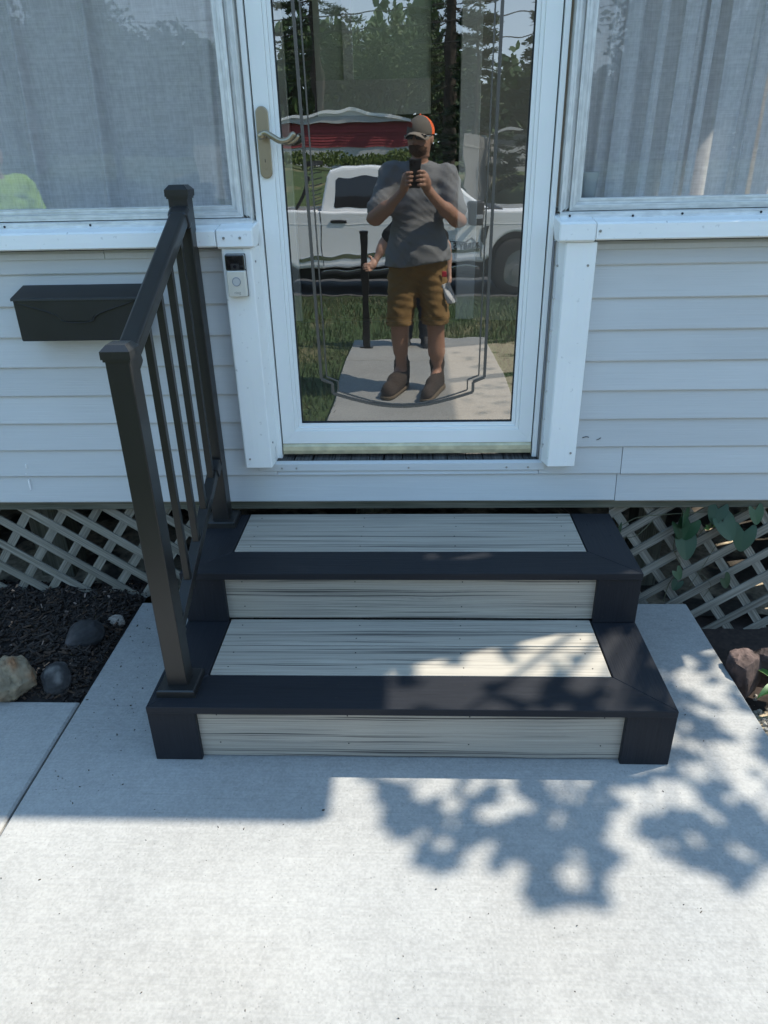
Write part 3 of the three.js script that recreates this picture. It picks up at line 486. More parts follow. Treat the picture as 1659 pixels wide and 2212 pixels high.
// ---------------------------------------------------------------- handrail
{
  const h = thing('stair_handrail', 'black metal stair handrail with square balusters on the left of the steps', 'handrail'), P = (n, g, p = h) => mesh(n, g, M.rail, p);
  const post = (x, y0, y1, zc) => {
    const w = 0.0285, p = P('post', box(x - w, x + w, y0 + 0.004, y1, zc - w, zc + w, 0.003, 'y'));
    // cap: skirt band, chamfer, flat top
    const cap = []; const q = (r0, r1, a, b) => { const g = new THREE.CylinderGeometry(r1 * Math.SQRT2, r0 * Math.SQRT2, b - a, 4, 1); g.rotateY(Math.PI / 4); const n = g.toNonIndexed(); n.computeVertexNormals(); n.translate(x, (a + b) / 2, zc); return n; };
    cap.push(q(0.0345, 0.0345, y1, y1 + 0.018), q(0.0345, 0.022, y1 + 0.018, y1 + 0.031), q(0.0315, 0.0315, y1 - 0.006, y1));
    P('cap', merge(cap), p);
    const sk = [q(0.055, 0.053, y0, y0 + 0.019), q(0.053, 0.049, y0 + 0.019, y0 + 0.022)]; P('base_skirt', merge(sk), p);
  };
  const Zf = 0.757, Zr = 0.088, X = -0.659;
  post(-0.651, 0.2023, 1.152, Zf); post(-0.667, 0.39, 1.462, Zr);
  const top = (z) => 1.136 + 0.484 * (Zf - z), bot = (z) => 0.336 + 0.484 * (Zf - z), za = Zf - 0.03, zb = Zr + 0.03;
  P('top_rail', merge([bar([X, top(za) - 0.024, za], [X, top(zb) - 0.024, zb], 0.05, 0.044, [0, 1, 0], 0.011), bar([X, top(za) - 0.05, za], [X, top(zb) - 0.05, zb], 0.030, 0.014, [0, 1, 0], 0.002)]));
  P('bottom_rail', bar([X, bot(za) - 0.016, za], [X, bot(zb) - 0.016, zb], 0.032, 0.032, [0, 1, 0], 0.003));
  for (const [z, y] of [[za, 1], [zb, 1], [za, 0], [zb, 0]]) { const f = y ? top : bot, z2 = z + (z === za ? -0.045 : 0.045), lo = y ? 0.028 : 0.016; P('rail_bracket', bar([X, f(z) - lo, z], [X, f(z2) - lo, z2], y ? 0.060 : 0.040, y ? 0.055 : 0.040, [0, 1, 0], y ? 0.012 : 0.004)); }
  for (const z of [0.668, 0.549, 0.423, 0.307, 0.188]) P('baluster', box(X - 0.0098, X + 0.0098, bot(z) - 0.006, top(z) - 0.05, z - 0.0098, z + 0.0098, 0.0015, 'y'));
}
// ---------------------------------------------------------------- mailbox
{
  const b = thing('wall_mailbox', 'black metal wall mailbox with pointed flap on the siding behind the handrail', 'mailbox', [-1.04, 1.046, 0.013]), P = (n, g, p = b) => mesh(n, g, M.mailbox, p);
  P('box', uvm(strip(extX([[0, 0], [0.084, 0], [0.088, 0.004], [0.088, 0.128], [0, 0.155]], -0.197, 0.197, 0.0015)), 'x'));
  const lid = P('lid', uvm(strip(extX([[-0.001, 0.1575], [0.093, 0.1315], [0.095, 0.127], [0.0965, 0.1275], [0.0955, 0.1335], [0.094, 0.135], [-0.001, 0.161]], -0.2, 0.2, 0.0004)), 'x'));
  const fl = ext([[-0.195, 0.130], [-0.19, 0.124], [-0.055, 0.078], [-0.045, 0.063], [0.045, 0.063], [0.055, 0.078], [0.19, 0.124], [0.195, 0.130]], 0.005, 0.001); fl.translate(0, 0, 0.0882); P('flap', fl, lid);
  const rim = tube([[-0.19, 0.123, 0.0925], [-0.06, 0.079, 0.0935], [-0.048, 0.064, 0.0935], [0.048, 0.064, 0.0935], [0.06, 0.079, 0.0935], [0.19, 0.123, 0.0925]], 0.0015, 40, 6); P('flap_rim', rim, lid);
}
// ---------------------------------------------------------------- doorbell
{
  const d = thing('doorbell_camera', 'black and silver video doorbell on the white trim beside the door', 'doorbell', [-0.5265, 1.171, 0.0625]), P = (n, g, m, p = d) => mesh(n, g, m, p);
  P('back_plate', box(-0.0305, 0.0305, 0, 0.127, 0, 0.008, 0.003), std({ color: col(0.08, 0.08, 0.08), roughness: 0.5 }));
  P('body', box(-0.0295, 0.0295, 0.001, 0.0795, 0.0065, 0.0255, 0.004), M.nickel);
  const face = P('camera_face', box(-0.0295, 0.0295, 0.0798, 0.126, 0.0065, 0.0255, 0.004), M.gloss);
  P('lens_plate', box(-0.013, 0.013, 0.083, 0.0995, 0.0252, 0.0262, 0.0005), std({ color: col(0.02, 0.02, 0.022), roughness: 0.35 }), face);
  P('lens', cyl(0, 0.091, 0.0265, 0.0052, 0.0015, 'z', 24), phy({ color: col(0.01, 0.01, 0.015), roughness: 0.03, clearcoat: 1 }), face);
  const btn = P('button', cyl(0, 0.047, 0.0258, 0.0128, 0.0018, 'z', 36), std({ color: col(0.55, 0.56, 0.57), roughness: 0.35, metalness: 0.3 }));
  P('button_ring', new THREE.TorusGeometry(0.0122, 0.0014, 10, 40).translate(0, 0.047, 0.0262), std({ color: col(0.28, 0.31, 0.36), roughness: 0.3, metalness: 0.5 }), btn);
  const tg = new TextGeometry('ring', { font, size: 0.0078, depth: 0.0004, curveSegments: 3 }); tg.computeBoundingBox(); tg.translate(-(tg.boundingBox.max.x) / 2, 0.010, 0.0254); P('lettering', strip(tg), std({ color: col(0.36, 0.35, 0.32), roughness: 0.4 }));
}
// ---------------------------------------------------------------- curtains, cup
function curtain(x0, x1, y0, y1, z, folds, amp, mat, label, seed, ridges = [], bands = []) {
  const n = 700, m = 26, g = new THREE.PlaneGeometry(x1 - x0, y1 - y0, n, m), p = g.attributes.position, uv = g.attributes.uv, r = rng(seed), ph = folds.map(() => r() * 6.3);
  for (let i = 0; i < p.count; i++) {
    const x = p.getX(i) + (x0 + x1) / 2, y = p.getY(i) + (y0 + y1) / 2; let d = 0, sh = 0;
    folds.forEach(([f, a, lo, hi], k) => { const w = S01(lo - 0.15, lo + 0.1, x) * (1 - S01(hi - 0.1, hi + 0.15, x)), t = f * x + ph[k] + 0.25 * Math.sin(y * 1.3 + k); const s = Math.sin(t); d += a * w * Math.sign(s) * Math.pow(Math.abs(s), 0.6); sh += a * w * 0.6 * Math.cos(t); });
    for (const [fx, fa] of ridges) d += fa * Math.exp(-(((x - fx - 0.04 * (y - 1.4)) / 0.014) ** 2));
    p.setXYZ(i, x + sh * amp, y, z + d * amp); uv.setXY(i, x * (1 + 0.0) + 0.01 * Math.sin(y * 3), y);
  }
  g.computeVertexNormals();
  const layers = [g]; for (const [bx, bw, dz] of bands) { const q = new THREE.PlaneGeometry(bw, y1 - y0, 12, 16), P = q.attributes.position, U = q.attributes.uv; for (let i = 0; i < P.count; i++) { const s = P.getX(i) / bw, y = P.getY(i) + (y0 + y1) / 2; P.setXYZ(i, bx + P.getX(i) * (1 + 0.15 * Math.sin(y * 2.2 + bx * 9)) + 0.012 * Math.sin(y * 1.7 + bx * 5), y, z + 0.018 + dz + 0.006 * Math.cos(s * 3.1)); U.setXY(i, bx * 3 + s * bw, y + bx); } q.computeVertexNormals(); layers.push(q); }
  const c = mesh('curtain', merge(layers), mat); return tag(c, label, 'curtain', 'sheer curtains behind the front windows');
}
curtain(-2.36, -0.50, 1.39, 2.33, -0.155, [[26, 0.006, -2.5, -1.1], [9, 0.012, -2.5, -0.4]], 1, M.sheer, 'grey loose-woven sheer curtain behind the left window', 701, [[-1.19, 0.03], [-0.96, 0.025], [-0.62, 0.012]]);
curtain(0.485, 1.75, 1.39, 2.33, -0.155, [[9, 0.010, 0.4, 0.9], [36, 0.022, 0.72, 2.0], [75, 0.008, 0.9, 2.0]], 1, M.sheer, 'pale pleated sheer curtain behind the right window', 709, [[0.585, 0.02]], [[0.655, 0.05, 0], [0.735, 0.03, 0.002], [0.81, 0.048, 0], [0.87, 0.03, 0.003], [0.955, 0.07, 0], [1.03, 0.035, 0.004], [1.09, 0.05, 0], [1.17, 0.06, 0.002], [1.27, 0.05, 0], [1.4, 0.07, 0.002]]);
{
  const pts = [[0.0, 0], [0.021, 0], [0.027, 0.072], [0.0275, 0.0735], [0.026, 0.0735], [0.020, 0.003], [0, 0.003]].map(([a, b]) => new THREE.Vector2(a, b));
  const c = mesh('cup', new THREE.LatheGeometry(pts, 40), std({ color: col(0.30, 0.33, 0.34), roughness: 0.5 })); c.scale.setScalar(1.35); c.position.set(0.556, 1.4005, -0.105); tag(c, 'small grey cup inside the lower left corner of the right window', 'cup');
  mesh('inner_sill', box(0.47, 1.76, 1.36, 1.40, -0.2, -0.062, 0.002), M.innerWhite, house); mesh('inner_sill', box(-2.38, -0.485, 1.36, 1.395, -0.2, -0.062, 0.002), M.innerWhite, house);
}
// ---------------------------------------------------------------- vine on the right lattice
{
  const v = thing('vine', 'twining vine with heart-shaped leaves on the right lattice', 'vine', [1.0, 0, -0.03]), leafMat = [0.9, 1.15, 0.75].map((k, i) => phy({ color: col(0.022 * k, 0.066 * k, 0.024 * k), roughness: 0.5, transmission: 0.12, thickness: 0, side: THREE.DoubleSide }));
  const young = phy({ color: col(0.12, 0.22, 0.05), roughness: 0.55, transmission: 0.3, thickness: 0, side: THREE.DoubleSide }), r = rng(811), stem = std({ color: col(0.10, 0.10, 0.055), roughness: 0.8 });
  function heart(s) {
    const n = 14, p = [], id = []; p.push(0, 0, 0);
    for (let i = 0; i <= n * 2; i++) { const t = (i / (n * 2)) * Math.PI * 2, q = Math.abs(Math.sin(t / 2)); const x = 0.66 * Math.sin(t) * (1.08 - 0.55 * q * q), y = 0.42 * Math.cos(t) - 0.34 * (1 - Math.cos(t)) * 0.9 + 0.30 * Math.pow(Math.abs(Math.sin(t)), 0.7) * Math.max(0, Math.cos(t)) - 0.5 * Math.exp(-((Math.min(t, 6.2832 - t) / 0.42) ** 2)); p.push(x * s, y * s, (-0.22 * Math.abs(x) * 0.9 + 0.10 * y * y) * s * -1); }
    for (let i = 1; i <= n * 2; i++) id.push(0, i + 1, i); const g = new THREE.BufferGeometry(); g.setAttribute('position', new THREE.Float32BufferAttribute(p, 3)); g.setIndex(id); g.computeVertexNormals(); return g;
  }
  for (const [x, y, s, rx, ry, rz, k] of [[1.021, 0.262, 0.062, -0.5, 0.1, 0.1, 0], [1.222, 0.305, 0.062, -0.45, -0.2, -0.15, 0], [1.002, 0.372, 0.052, -0.2, 0.9, 0.2, 1], [1.138, 0.345, 0.064, -0.6, 0.2, 0.5, 0], [1.118, 0.392, 0.05, -0.5, -0.3, -0.3, 2], [1.03, 0.33, 0.055, -0.3, -0.6, -0.3, 1], [0.985, 0.325, 0.05, -0.4, 0.5, 0.4, 2], [0.776, 0.315, 0.030, -0.3, 1.0, 0.2, 2], [1.012, 0.125, 0.034, -0.4, 0.4, 0.6, 1], [1.02, 0.085, 0.03, -0.5, -0.3, -0.5, 2], [1.245, 0.39, 0.045, -0.4, 0.2, 0.2, 1], [1.19, 0.10, 0.04, -0.3, 0.5, 0.6, 2]]) {
    const l = mesh('leaf', heart(s * 1.2), leafMat[k], v); l.position.set(x - 1.0, y, 0.018 + r() * 0.02); l.rotation.set(rx, ry, rz);
  }
  for (let i = 0; i < 4; i++) { const l = mesh('leaf', heart(0.016), young, v); l.position.set(0.09 + r() * 0.03, 0.30 + r() * 0.03, 0.02); l.rotation.set(-0.4, r(), r() * 3); }
  const S = (pts, rad = 0.0016) => mesh('stem', tube(pts.map(([x, y, z]) => [x - 1.0, y, (z ?? 0) + 0.006]), rad, 40, 6), stem, v);
  S([[0.99, -0.02], [1.0, 0.06], [1.03, 0.14], [0.99, 0.22, 0.005], [1.0, 0.31], [1.0, 0.40]]); S([[1.0, 0.2], [1.06, 0.25], [1.11, 0.33, 0.008], [1.2, 0.36], [1.25, 0.40]]); S([[0.77, 0.30], [0.84, 0.345], [0.93, 0.36, 0.006], [1.04, 0.365], [1.14, 0.37]]); S([[1.08, 0.05], [1.12, 0.15], [1.15, 0.24, 0.006], [1.21, 0.30]], 0.0013); S([[1.12, 0.10], [1.16, 0.05], [1.14, 0.0]], 0.0012); S([[0.80, 0.26], [0.84, 0.28, 0.02], [0.90, 0.335]], 0.0014);
}
{ // broad-leaved plant at the right bed edge
  const t = thing('broadleaf_plant', 'low plant with broad light green leaves by the reddish blocks', 'plant', [1.25, -0.08, 0.47]), lm = phy({ color: col(0.10, 0.22, 0.045), roughness: 0.5, transmission: 0.25, thickness: 0, side: THREE.DoubleSide }), r = rng(821);
  for (let i = 0; i < 7; i++) { const g = new THREE.PlaneGeometry(0.05, 0.16, 6, 10), p = g.attributes.position; for (let k = 0; k < p.count; k++) { const y = p.getY(k) / 0.16 + 0.5, w = Math.sin(Math.PI * Math.pow(y, 0.8)); p.setXYZ(k, p.getX(k) * w, 0.02 + 0.05 * Math.sin(y * 2.6) + Math.abs(p.getX(k)) * 0.3, y * 0.15); } g.computeVertexNormals(); const l = mesh('leaf', g, lm, t); l.rotation.y = i * 0.95 + r() * 0.4; l.scale.setScalar(0.7 + r() * 0.5); }
}
// ---------------------------------------------------------------- smooth bodies: distance field -> surface nets
const sub3 = (a, b) => [a[0] - b[0], a[1] - b[1], a[2] - b[2]], dot3 = (a, b) => a[0] * b[0] + a[1] * b[1] + a[2] * b[2], lerp3 = (a, b, t) => [mixf(a[0], b[0], t), mixf(a[1], b[1], t), mixf(a[2], b[2], t)];
const cap = (a, b, ra, rb) => { const d = sub3(b, a), l = dot3(d, d); return (p) => { const q = sub3(p, a), t = clamp(dot3(q, d) / l); return Math.hypot(q[0] - d[0] * t, q[1] - d[1] * t, q[2] - d[2] * t) - mixf(ra, rb, t); }; };
const ell = (c, r) => (p) => { const x = (p[0] - c[0]) / r[0], y = (p[1] - c[1]) / r[1], z = (p[2] - c[2]) / r[2], k = Math.hypot(x, y, z), g = Math.hypot(x / r[0], y / r[1], z / r[2]); return k < 1e-6 ? -Math.min(...r) : (k * (k - 1)) / g; };
const smin = (a, b, k) => { const h = Math.max(k - Math.abs(a - b), 0) / k; return Math.min(a, b) - h * h * k * 0.25; };
const uni = (list, k) => (p) => { let d = 1e3; for (const f of list) d = smin(d, f(p), k); return d; };
function nets(f, lo, hi, cell) {
  const n = [0, 1, 2].map((i) => Math.ceil((hi[i] - lo[i]) / cell) + 1), [nx, ny, nz] = n, F = new Float32Array(nx * ny * nz), at = (i, j, k) => (k * ny + j) * nx + i;
  for (let k = 0; k < nz; k++) for (let j = 0; j < ny; j++) for (let i = 0; i < nx; i++) F[at(i, j, k)] = f([lo[0] + i * cell, lo[1] + j * cell, lo[2] + k * cell]);
  const id = new Int32Array(nx * ny * nz).fill(-1), pos = [], idx = [];
  for (let k = 0; k < nz - 1; k++) for (let j = 0; j < ny - 1; j++) for (let i = 0; i < nx - 1; i++) {
    let c = 0, sx = 0, sy = 0, sz = 0; const v = []; for (let b = 0; b < 8; b++) v.push(F[at(i + (b & 1), j + ((b >> 1) & 1), k + (b >> 2))]);
    for (let a = 0; a < 8; a++) for (const m of [1, 2, 4]) { if (a & m) continue; const b = a | m; if (v[a] < 0 === v[b] < 0) continue; const t = v[a] / (v[a] - v[b]); sx += (a & 1) + (m === 1 ? t : 0); sy += ((a >> 1) & 1) + (m === 2 ? t : 0); sz += (a >> 2) + (m === 4 ? t : 0); c++; }
    if (c) { id[at(i, j, k)] = pos.length / 3; pos.push(lo[0] + (i + sx / c) * cell, lo[1] + (j + sy / c) * cell, lo[2] + (k + sz / c) * cell); }
  }
  const quad = (a, b, c, d, flip) => { if (a < 0 || b < 0 || c < 0 || d < 0) return; flip ? idx.push(a, c, b, a, d, c) : idx.push(a, b, c, a, c, d); };
  for (let k = 1; k < nz - 1; k++) for (let j = 1; j < ny - 1; j++) for (let i = 1; i < nx - 1; i++) {
    const s = F[at(i, j, k)] < 0;
    if (s !== F[at(i + 1, j, k)] < 0) quad(id[at(i, j - 1, k - 1)], id[at(i, j, k - 1)], id[at(i, j, k)], id[at(i, j - 1, k)], !s);
    if (s !== F[at(i, j + 1, k)] < 0) quad(id[at(i - 1, j, k - 1)], id[at(i - 1, j, k)], id[at(i, j, k)], id[at(i, j, k - 1)], !s);
    if (s !== F[at(i, j, k + 1)] < 0) quad(id[at(i - 1, j - 1, k)], id[at(i, j - 1, k)], id[at(i, j, k)], id[at(i - 1, j, k)], !s);
  }
  const g = new THREE.BufferGeometry(); g.setAttribute('position', new THREE.Float32BufferAttribute(pos, 3)); g.setIndex(idx); g.computeVertexNormals(); return g;
}
function joinIndexed(list) { const p = [], n = [], id = []; let o = 0; for (const g of list) { p.push(...g.attributes.position.array); n.push(...g.attributes.normal.array); for (const i of g.index.array) id.push(i + o); o += g.attributes.position.count; } const g = new THREE.BufferGeometry(); g.setAttribute('position', new THREE.Float32BufferAttribute(p, 3)); g.setAttribute('normal', new THREE.Float32BufferAttribute(n, 3)); g.setIndex(id); return g; }
const cloth = (r, g, b, amp = 0.16, rough = 0.95) => std({ color: col(r, g, b), roughness: rough });
const fabBump = tex(256, 256, 0.12, 0.12, (u, v) => fbm(u, v, 60, 60, 901, 2), false); void fabBump;
// pose: joints in metres, facing -z, feet on y = 0
function person(label, pos, turn, J, C, extra) {
  const t = thing('person', label, 'person', pos, turn);
  const { head, neck, chest, belly, sho, elb, wri, hip, kne, ank, toe } = J, s = J.scale ?? 1, R = (x) => x * s;
  const hd = [ell(head, [R(0.074), R(0.108), R(0.094)]), ell([head[0], head[1] - R(0.06), head[2] - R(0.03)], [R(0.055), R(0.06), R(0.062)]), cap([head[0], head[1] - R(0.03), head[2] + R(0.015)], neck, R(0.055), R(0.062))];
  const nose = cap([head[0], head[1] + R(0.005), head[2] - R(0.088)], [head[0], head[1] - R(0.032), head[2] - R(0.108)], R(0.010), R(0.015));
  const ears = [-1, 1].map((k) => ell([head[0] + k * R(0.077), head[1] - R(0.01), head[2] + R(0.01)], [R(0.012), R(0.032), R(0.02)]));
  const mouth = ell([head[0], head[1] - R(0.066), head[2] - R(0.098)], [R(0.024), R(0.006), R(0.012)]), sock = [-1, 1].map((k) => ell([head[0] + k * R(0.032), head[1] + R(0.008), head[2] - R(0.096)], [R(0.018), R(0.012), R(0.012)]));
  const cy = Math.cos(J.yaw ?? 0), sy = Math.sin(J.yaw ?? 0), headF = (p0) => { const dx = p0[0] - head[0], dz = p0[2] - head[2], p = p0[1] < neck[1] + R(0.02) ? p0 : [head[0] + dx * cy - dz * sy, p0[1], head[2] + dx * sy + dz * cy]; let d = uni(hd, R(0.03))(p); d = smin(d, nose(p), R(0.012)); for (const e of ears) d = smin(d, e(p), R(0.008)); d = Math.max(d, -mouth(p) + 0.0); for (const e of sock) d = Math.max(d, -e(p)); return d; };
  const limbs = []; for (const k of [0, 1]) { limbs.push(cap(sho[k], elb[k], R(0.052), R(0.043)), cap(elb[k], wri[k], R(0.043), R(0.027)), cap(lerp3(elb[k], wri[k], 0.08), lerp3(elb[k], wri[k], 0.4), R(0.046), R(0.044)), cap(hip[k], kne[k], R(0.085), R(0.058)), cap(kne[k], ank[k], R(0.055), R(0.038)), cap(lerp3(kne[k], [ank[k][0], ank[k][1], ank[k][2] + 0.05], 0.2), lerp3(kne[k], ank[k], 0.5), R(0.056), R(0.056)), cap(ank[k], toe[k], R(0.04), R(0.034))); }
  const torso = [ell(chest, [R(0.185), R(0.22), R(0.115)]), ell(belly, [R(0.17), R(0.2), R(0.125)]), cap(sho[0], sho[1], R(0.062), R(0.062)), cap(neck, chest, R(0.058), R(0.09))];
  const body = uni([...limbs, ...torso], R(0.035));
  const all = [...Object.values(J).flat().flat()], bx = (list, m) => [[0, 1, 2].map((i) => Math.min(...list.map((q) => q[i])) - m), [0, 1, 2].map((i) => Math.max(...list.map((q) => q[i])) + m)]; void all;
  const pts = [head, neck, chest, belly, ...sho, ...elb, ...wri, ...hip, ...kne, ...ank, ...toe], [lo, hi] = bx(pts, 0.2);
  const gs = [nets(body, [lo[0], -0.02, lo[2]], [hi[0], neck[1] + 0.06, hi[2]], 0.011), nets(headF, [head[0] - 0.13, neck[1] - 0.03, head[2] - 0.15], [head[0] + 0.13, head[1] + 0.15, head[2] + 0.15], 0.0055)];
  J.hands.forEach((h) => { // h: palm a->b, fingers list of point chains, thumb chain
    const fs = [cap(h.palm[0], h.palm[1], R(0.028), R(0.026)), ell(lerp3(h.palm[0], h.palm[1], 0.5), h.flat ?? [R(0.03), R(0.042), R(0.022)]), cap(h.wrist, h.palm[0], R(0.026), R(0.026))];
    const fg = h.fingers.map((c, i) => uni(c.slice(1).map((q, k) => cap(c[k], q, R([0.0105, 0.0095, 0.009][k] * (i === 4 ? 1.15 : i === 3 ? 0.9 : 1)), R([0.0095, 0.009, 0.0078][k] * (i === 4 ? 1.1 : i === 3 ? 0.88 : 1)))), 0.004));
    const palm = uni(fs, R(0.015)), f = (p) => { let d = 1e3; for (const q of fg) d = Math.min(d, q(p)); return smin(palm(p), d, R(0.008)); };
    const ap = [...h.palm, h.wrist, ...h.fingers.flat()], [a, b] = bx(ap, 0.045); gs.push(nets(f, a, b, 0.0042));
  });
  mesh('body', joinIndexed(gs), C.skin, t);
  // shirt: inflated torso and sleeves, cut at hem and neckline
  const slv = [0, 1].map((k) => cap(sho[k], lerp3(sho[k], elb[k], 0.66), R(0.067), R(0.072)));
  const fold = (p) => 0.0022 * Math.sin(p[0] * 40 + p[1] * 26 + 3 * Math.sin(p[1] * 13)) + 0.0024 * Math.sin(p[1] * 70 - p[0] * 38 + 2.5 * Math.sin(p[0] * 17 + p[2] * 9)) + 0.0022 * Math.sin(p[1] * 120 + p[0] * 75 + 3 * Math.sin(p[0] * 23 + p[1] * 9));
  const sh0 = uni([...torso.slice(0, 3), ...slv, cap(hip[0], hip[1], R(0.13), R(0.13)), ell([belly[0], hip[0][1] + R(0.05), belly[2]], [R(0.186), R(0.2), R(0.156)])], R(0.04)), nk = cap([neck[0], neck[1] + 0.02, neck[2] - 0.01], [neck[0], neck[1] + 0.3, neck[2] - 0.06], R(0.068), R(0.068)), hem = J.hem ?? hip[0][1] - R(0.02);
  const shirtF = (p) => Math.max(sh0(p) - R(0.014) + fold(p), hem + 0.012 * Math.sin(p[0] * 9) - p[1], -nk(p));
  mesh('shirt', nets(shirtF, [lo[0], hem - 0.03, lo[2]], [hi[0], neck[1] + 0.06, hi[2]], 0.0105), C.shirt, t);
  // shorts or trousers
  const legEnd = J.legEnd ?? 1.0, th = []; for (const k of [0, 1]) { th.push(cap(hip[k], kne[k], R(0.105), R(0.094))); if (legEnd < 0) th.push(cap(kne[k], ank[k], R(0.085), R(0.068))); }
  const sho0 = uni([...th, ell([belly[0], hip[0][1] + R(0.03), belly[2]], [R(0.178), R(0.13), R(0.138)])], R(0.05)), cutLow = legEnd < 0 ? ank[0][1] - R(0.02) : kne[0][1] + R(0.0), waist = hip[0][1] + R(0.1);
  const shortF = (p) => Math.max(sho0(p) - R(0.004) + fold(p) * 1.3, p[1] - waist, cutLow - p[1]);
  mesh(legEnd < 0 ? 'trousers' : 'shorts', nets(shortF, [lo[0], cutLow - 0.03, lo[2]], [hi[0], waist + 0.03, hi[2]], 0.0105), C.pants, t);
  for (const k of [0, 1]) { // laced work boots
    const a = ank[k], e = toe[k], bt = uni([cap([a[0], a[1] + R(0.09), a[2] + 0.01], [a[0], R(0.05), a[2] + 0.015], R(0.058), R(0.05)), cap([a[0], R(0.045), a[2]], [e[0], R(0.042), e[2]], R(0.05), R(0.046)), cap([a[0], R(0.085), a[2] - 0.02], lerp3(a, [e[0], R(0.06), e[2]], 0.6), R(0.045), R(0.04))], R(0.03)), f = (p) => Math.max(bt(p), 0.004 - p[1], p[1] - a[1] - R(0.1));
    const [b0, b1] = bx([a, e, [a[0], a[1] + R(0.1), a[2]]], 0.09); const bo = mesh('boot', nets(f, [b0[0], -0.01, b0[2]], b1, 0.008), C.boot, t);
    const sole = (p) => Math.max(bt([p[0], Math.max(p[1], 0.035), p[2]]) - 0.006, p[1] - 0.024, 0.001 - p[1]); mesh('sole', nets(sole, [b0[0], -0.01, b0[2]], [b1[0], 0.05, b1[2]], 0.008), C.sole ?? C.boot, bo);
    if (C.sock) mesh('sock', cyl(a[0], a[1] + R(0.13), a[2] + 0.008, R(0.052), R(0.10), 'y', 20, R(0.05)), C.sock, t);
  }
  if (C.hair) { const hf = (p) => { const d = ell([head[0], head[1] + R(0.015), head[2] + R(0.008)], [R(0.082), R(0.108), R(0.1)])(p); return Math.max(d + 0.004 * Math.sin(p[0] * 160) * Math.sin(p[2] * 140), -(p[1] - head[1] - R(0.03) + (p[2] - head[2]) * 0.9)); }; mesh('hair', nets(hf, [head[0] - 0.12, head[1] - 0.13, head[2] - 0.13], [head[0] + 0.12, head[1] + 0.15, head[2] + 0.14], 0.007), C.hair, t); }
  extra?.(t, R);
  if (J.yaw) t.traverse((o) => { if (/^(cap|brim|emblem|sunglasses|beard|hair)/.test(o.name)) o.geometry = o.geometry.clone().translate(-head[0], 0, -head[2]).rotateY(J.yaw).translate(head[0], 0, head[2]); });
  return t;
}
function capHat(t, head, R, front, back, brim, tilt) {
  const g = new THREE.Group(), c = [head[0], head[1] + R(0.035), head[2] + R(0.004)];
  const dome = (a, b) => { const s = new THREE.SphereGeometry(1, 32, 16, a, b, 0, Math.PI * 0.53); s.scale(R(0.088), R(0.098), R(0.104)); s.translate(...c); return s; };
  void g; const f = mesh('cap', dome(Math.PI * 1.07, Math.PI * 0.86), front, t); mesh('cap_mesh', dome(Math.PI * 0.0, Math.PI * 1.07), back, f); mesh('cap_mesh', dome(Math.PI * 1.93, Math.PI * 0.07), back, f);
  const b = new THREE.PlaneGeometry(1, 1, 16, 10), p = b.attributes.position; for (let i = 0; i < p.count; i++) { const u = p.getX(i) * 2, v = p.getY(i) + 0.5, w = 0.084 * (1 - 0.12 * v * v), x = u * w, zz = -(0.088 + 0.07 * v * Math.sqrt(Math.max(0, 1 - u * u * 0.75))) * Math.sqrt(Math.max(0.05, 1 - u * u * 0.55)); p.setXYZ(i, c[0] + R(x), c[1] - R(0.004) + R(0.012) * (1 - u * u) - R(0.022) * v * tilt - R(0.02) * u * u, c[2] + R(zz)); } b.computeVertexNormals();
  const b2 = b.clone(); b2.translate(0, R(-0.004), 0); mesh('brim', merge([b, b2]), brim, f); mesh('cap_button', new THREE.SphereGeometry(R(0.008), 10, 8).translate(c[0], c[1] + R(0.098), c[2]), back, f); return f;
}
const skin = std({ color: col(0.36, 0.19, 0.125), roughness: 0.55 }), skin2 = std({ color: col(0.50, 0.29, 0.21), roughness: 0.55 });
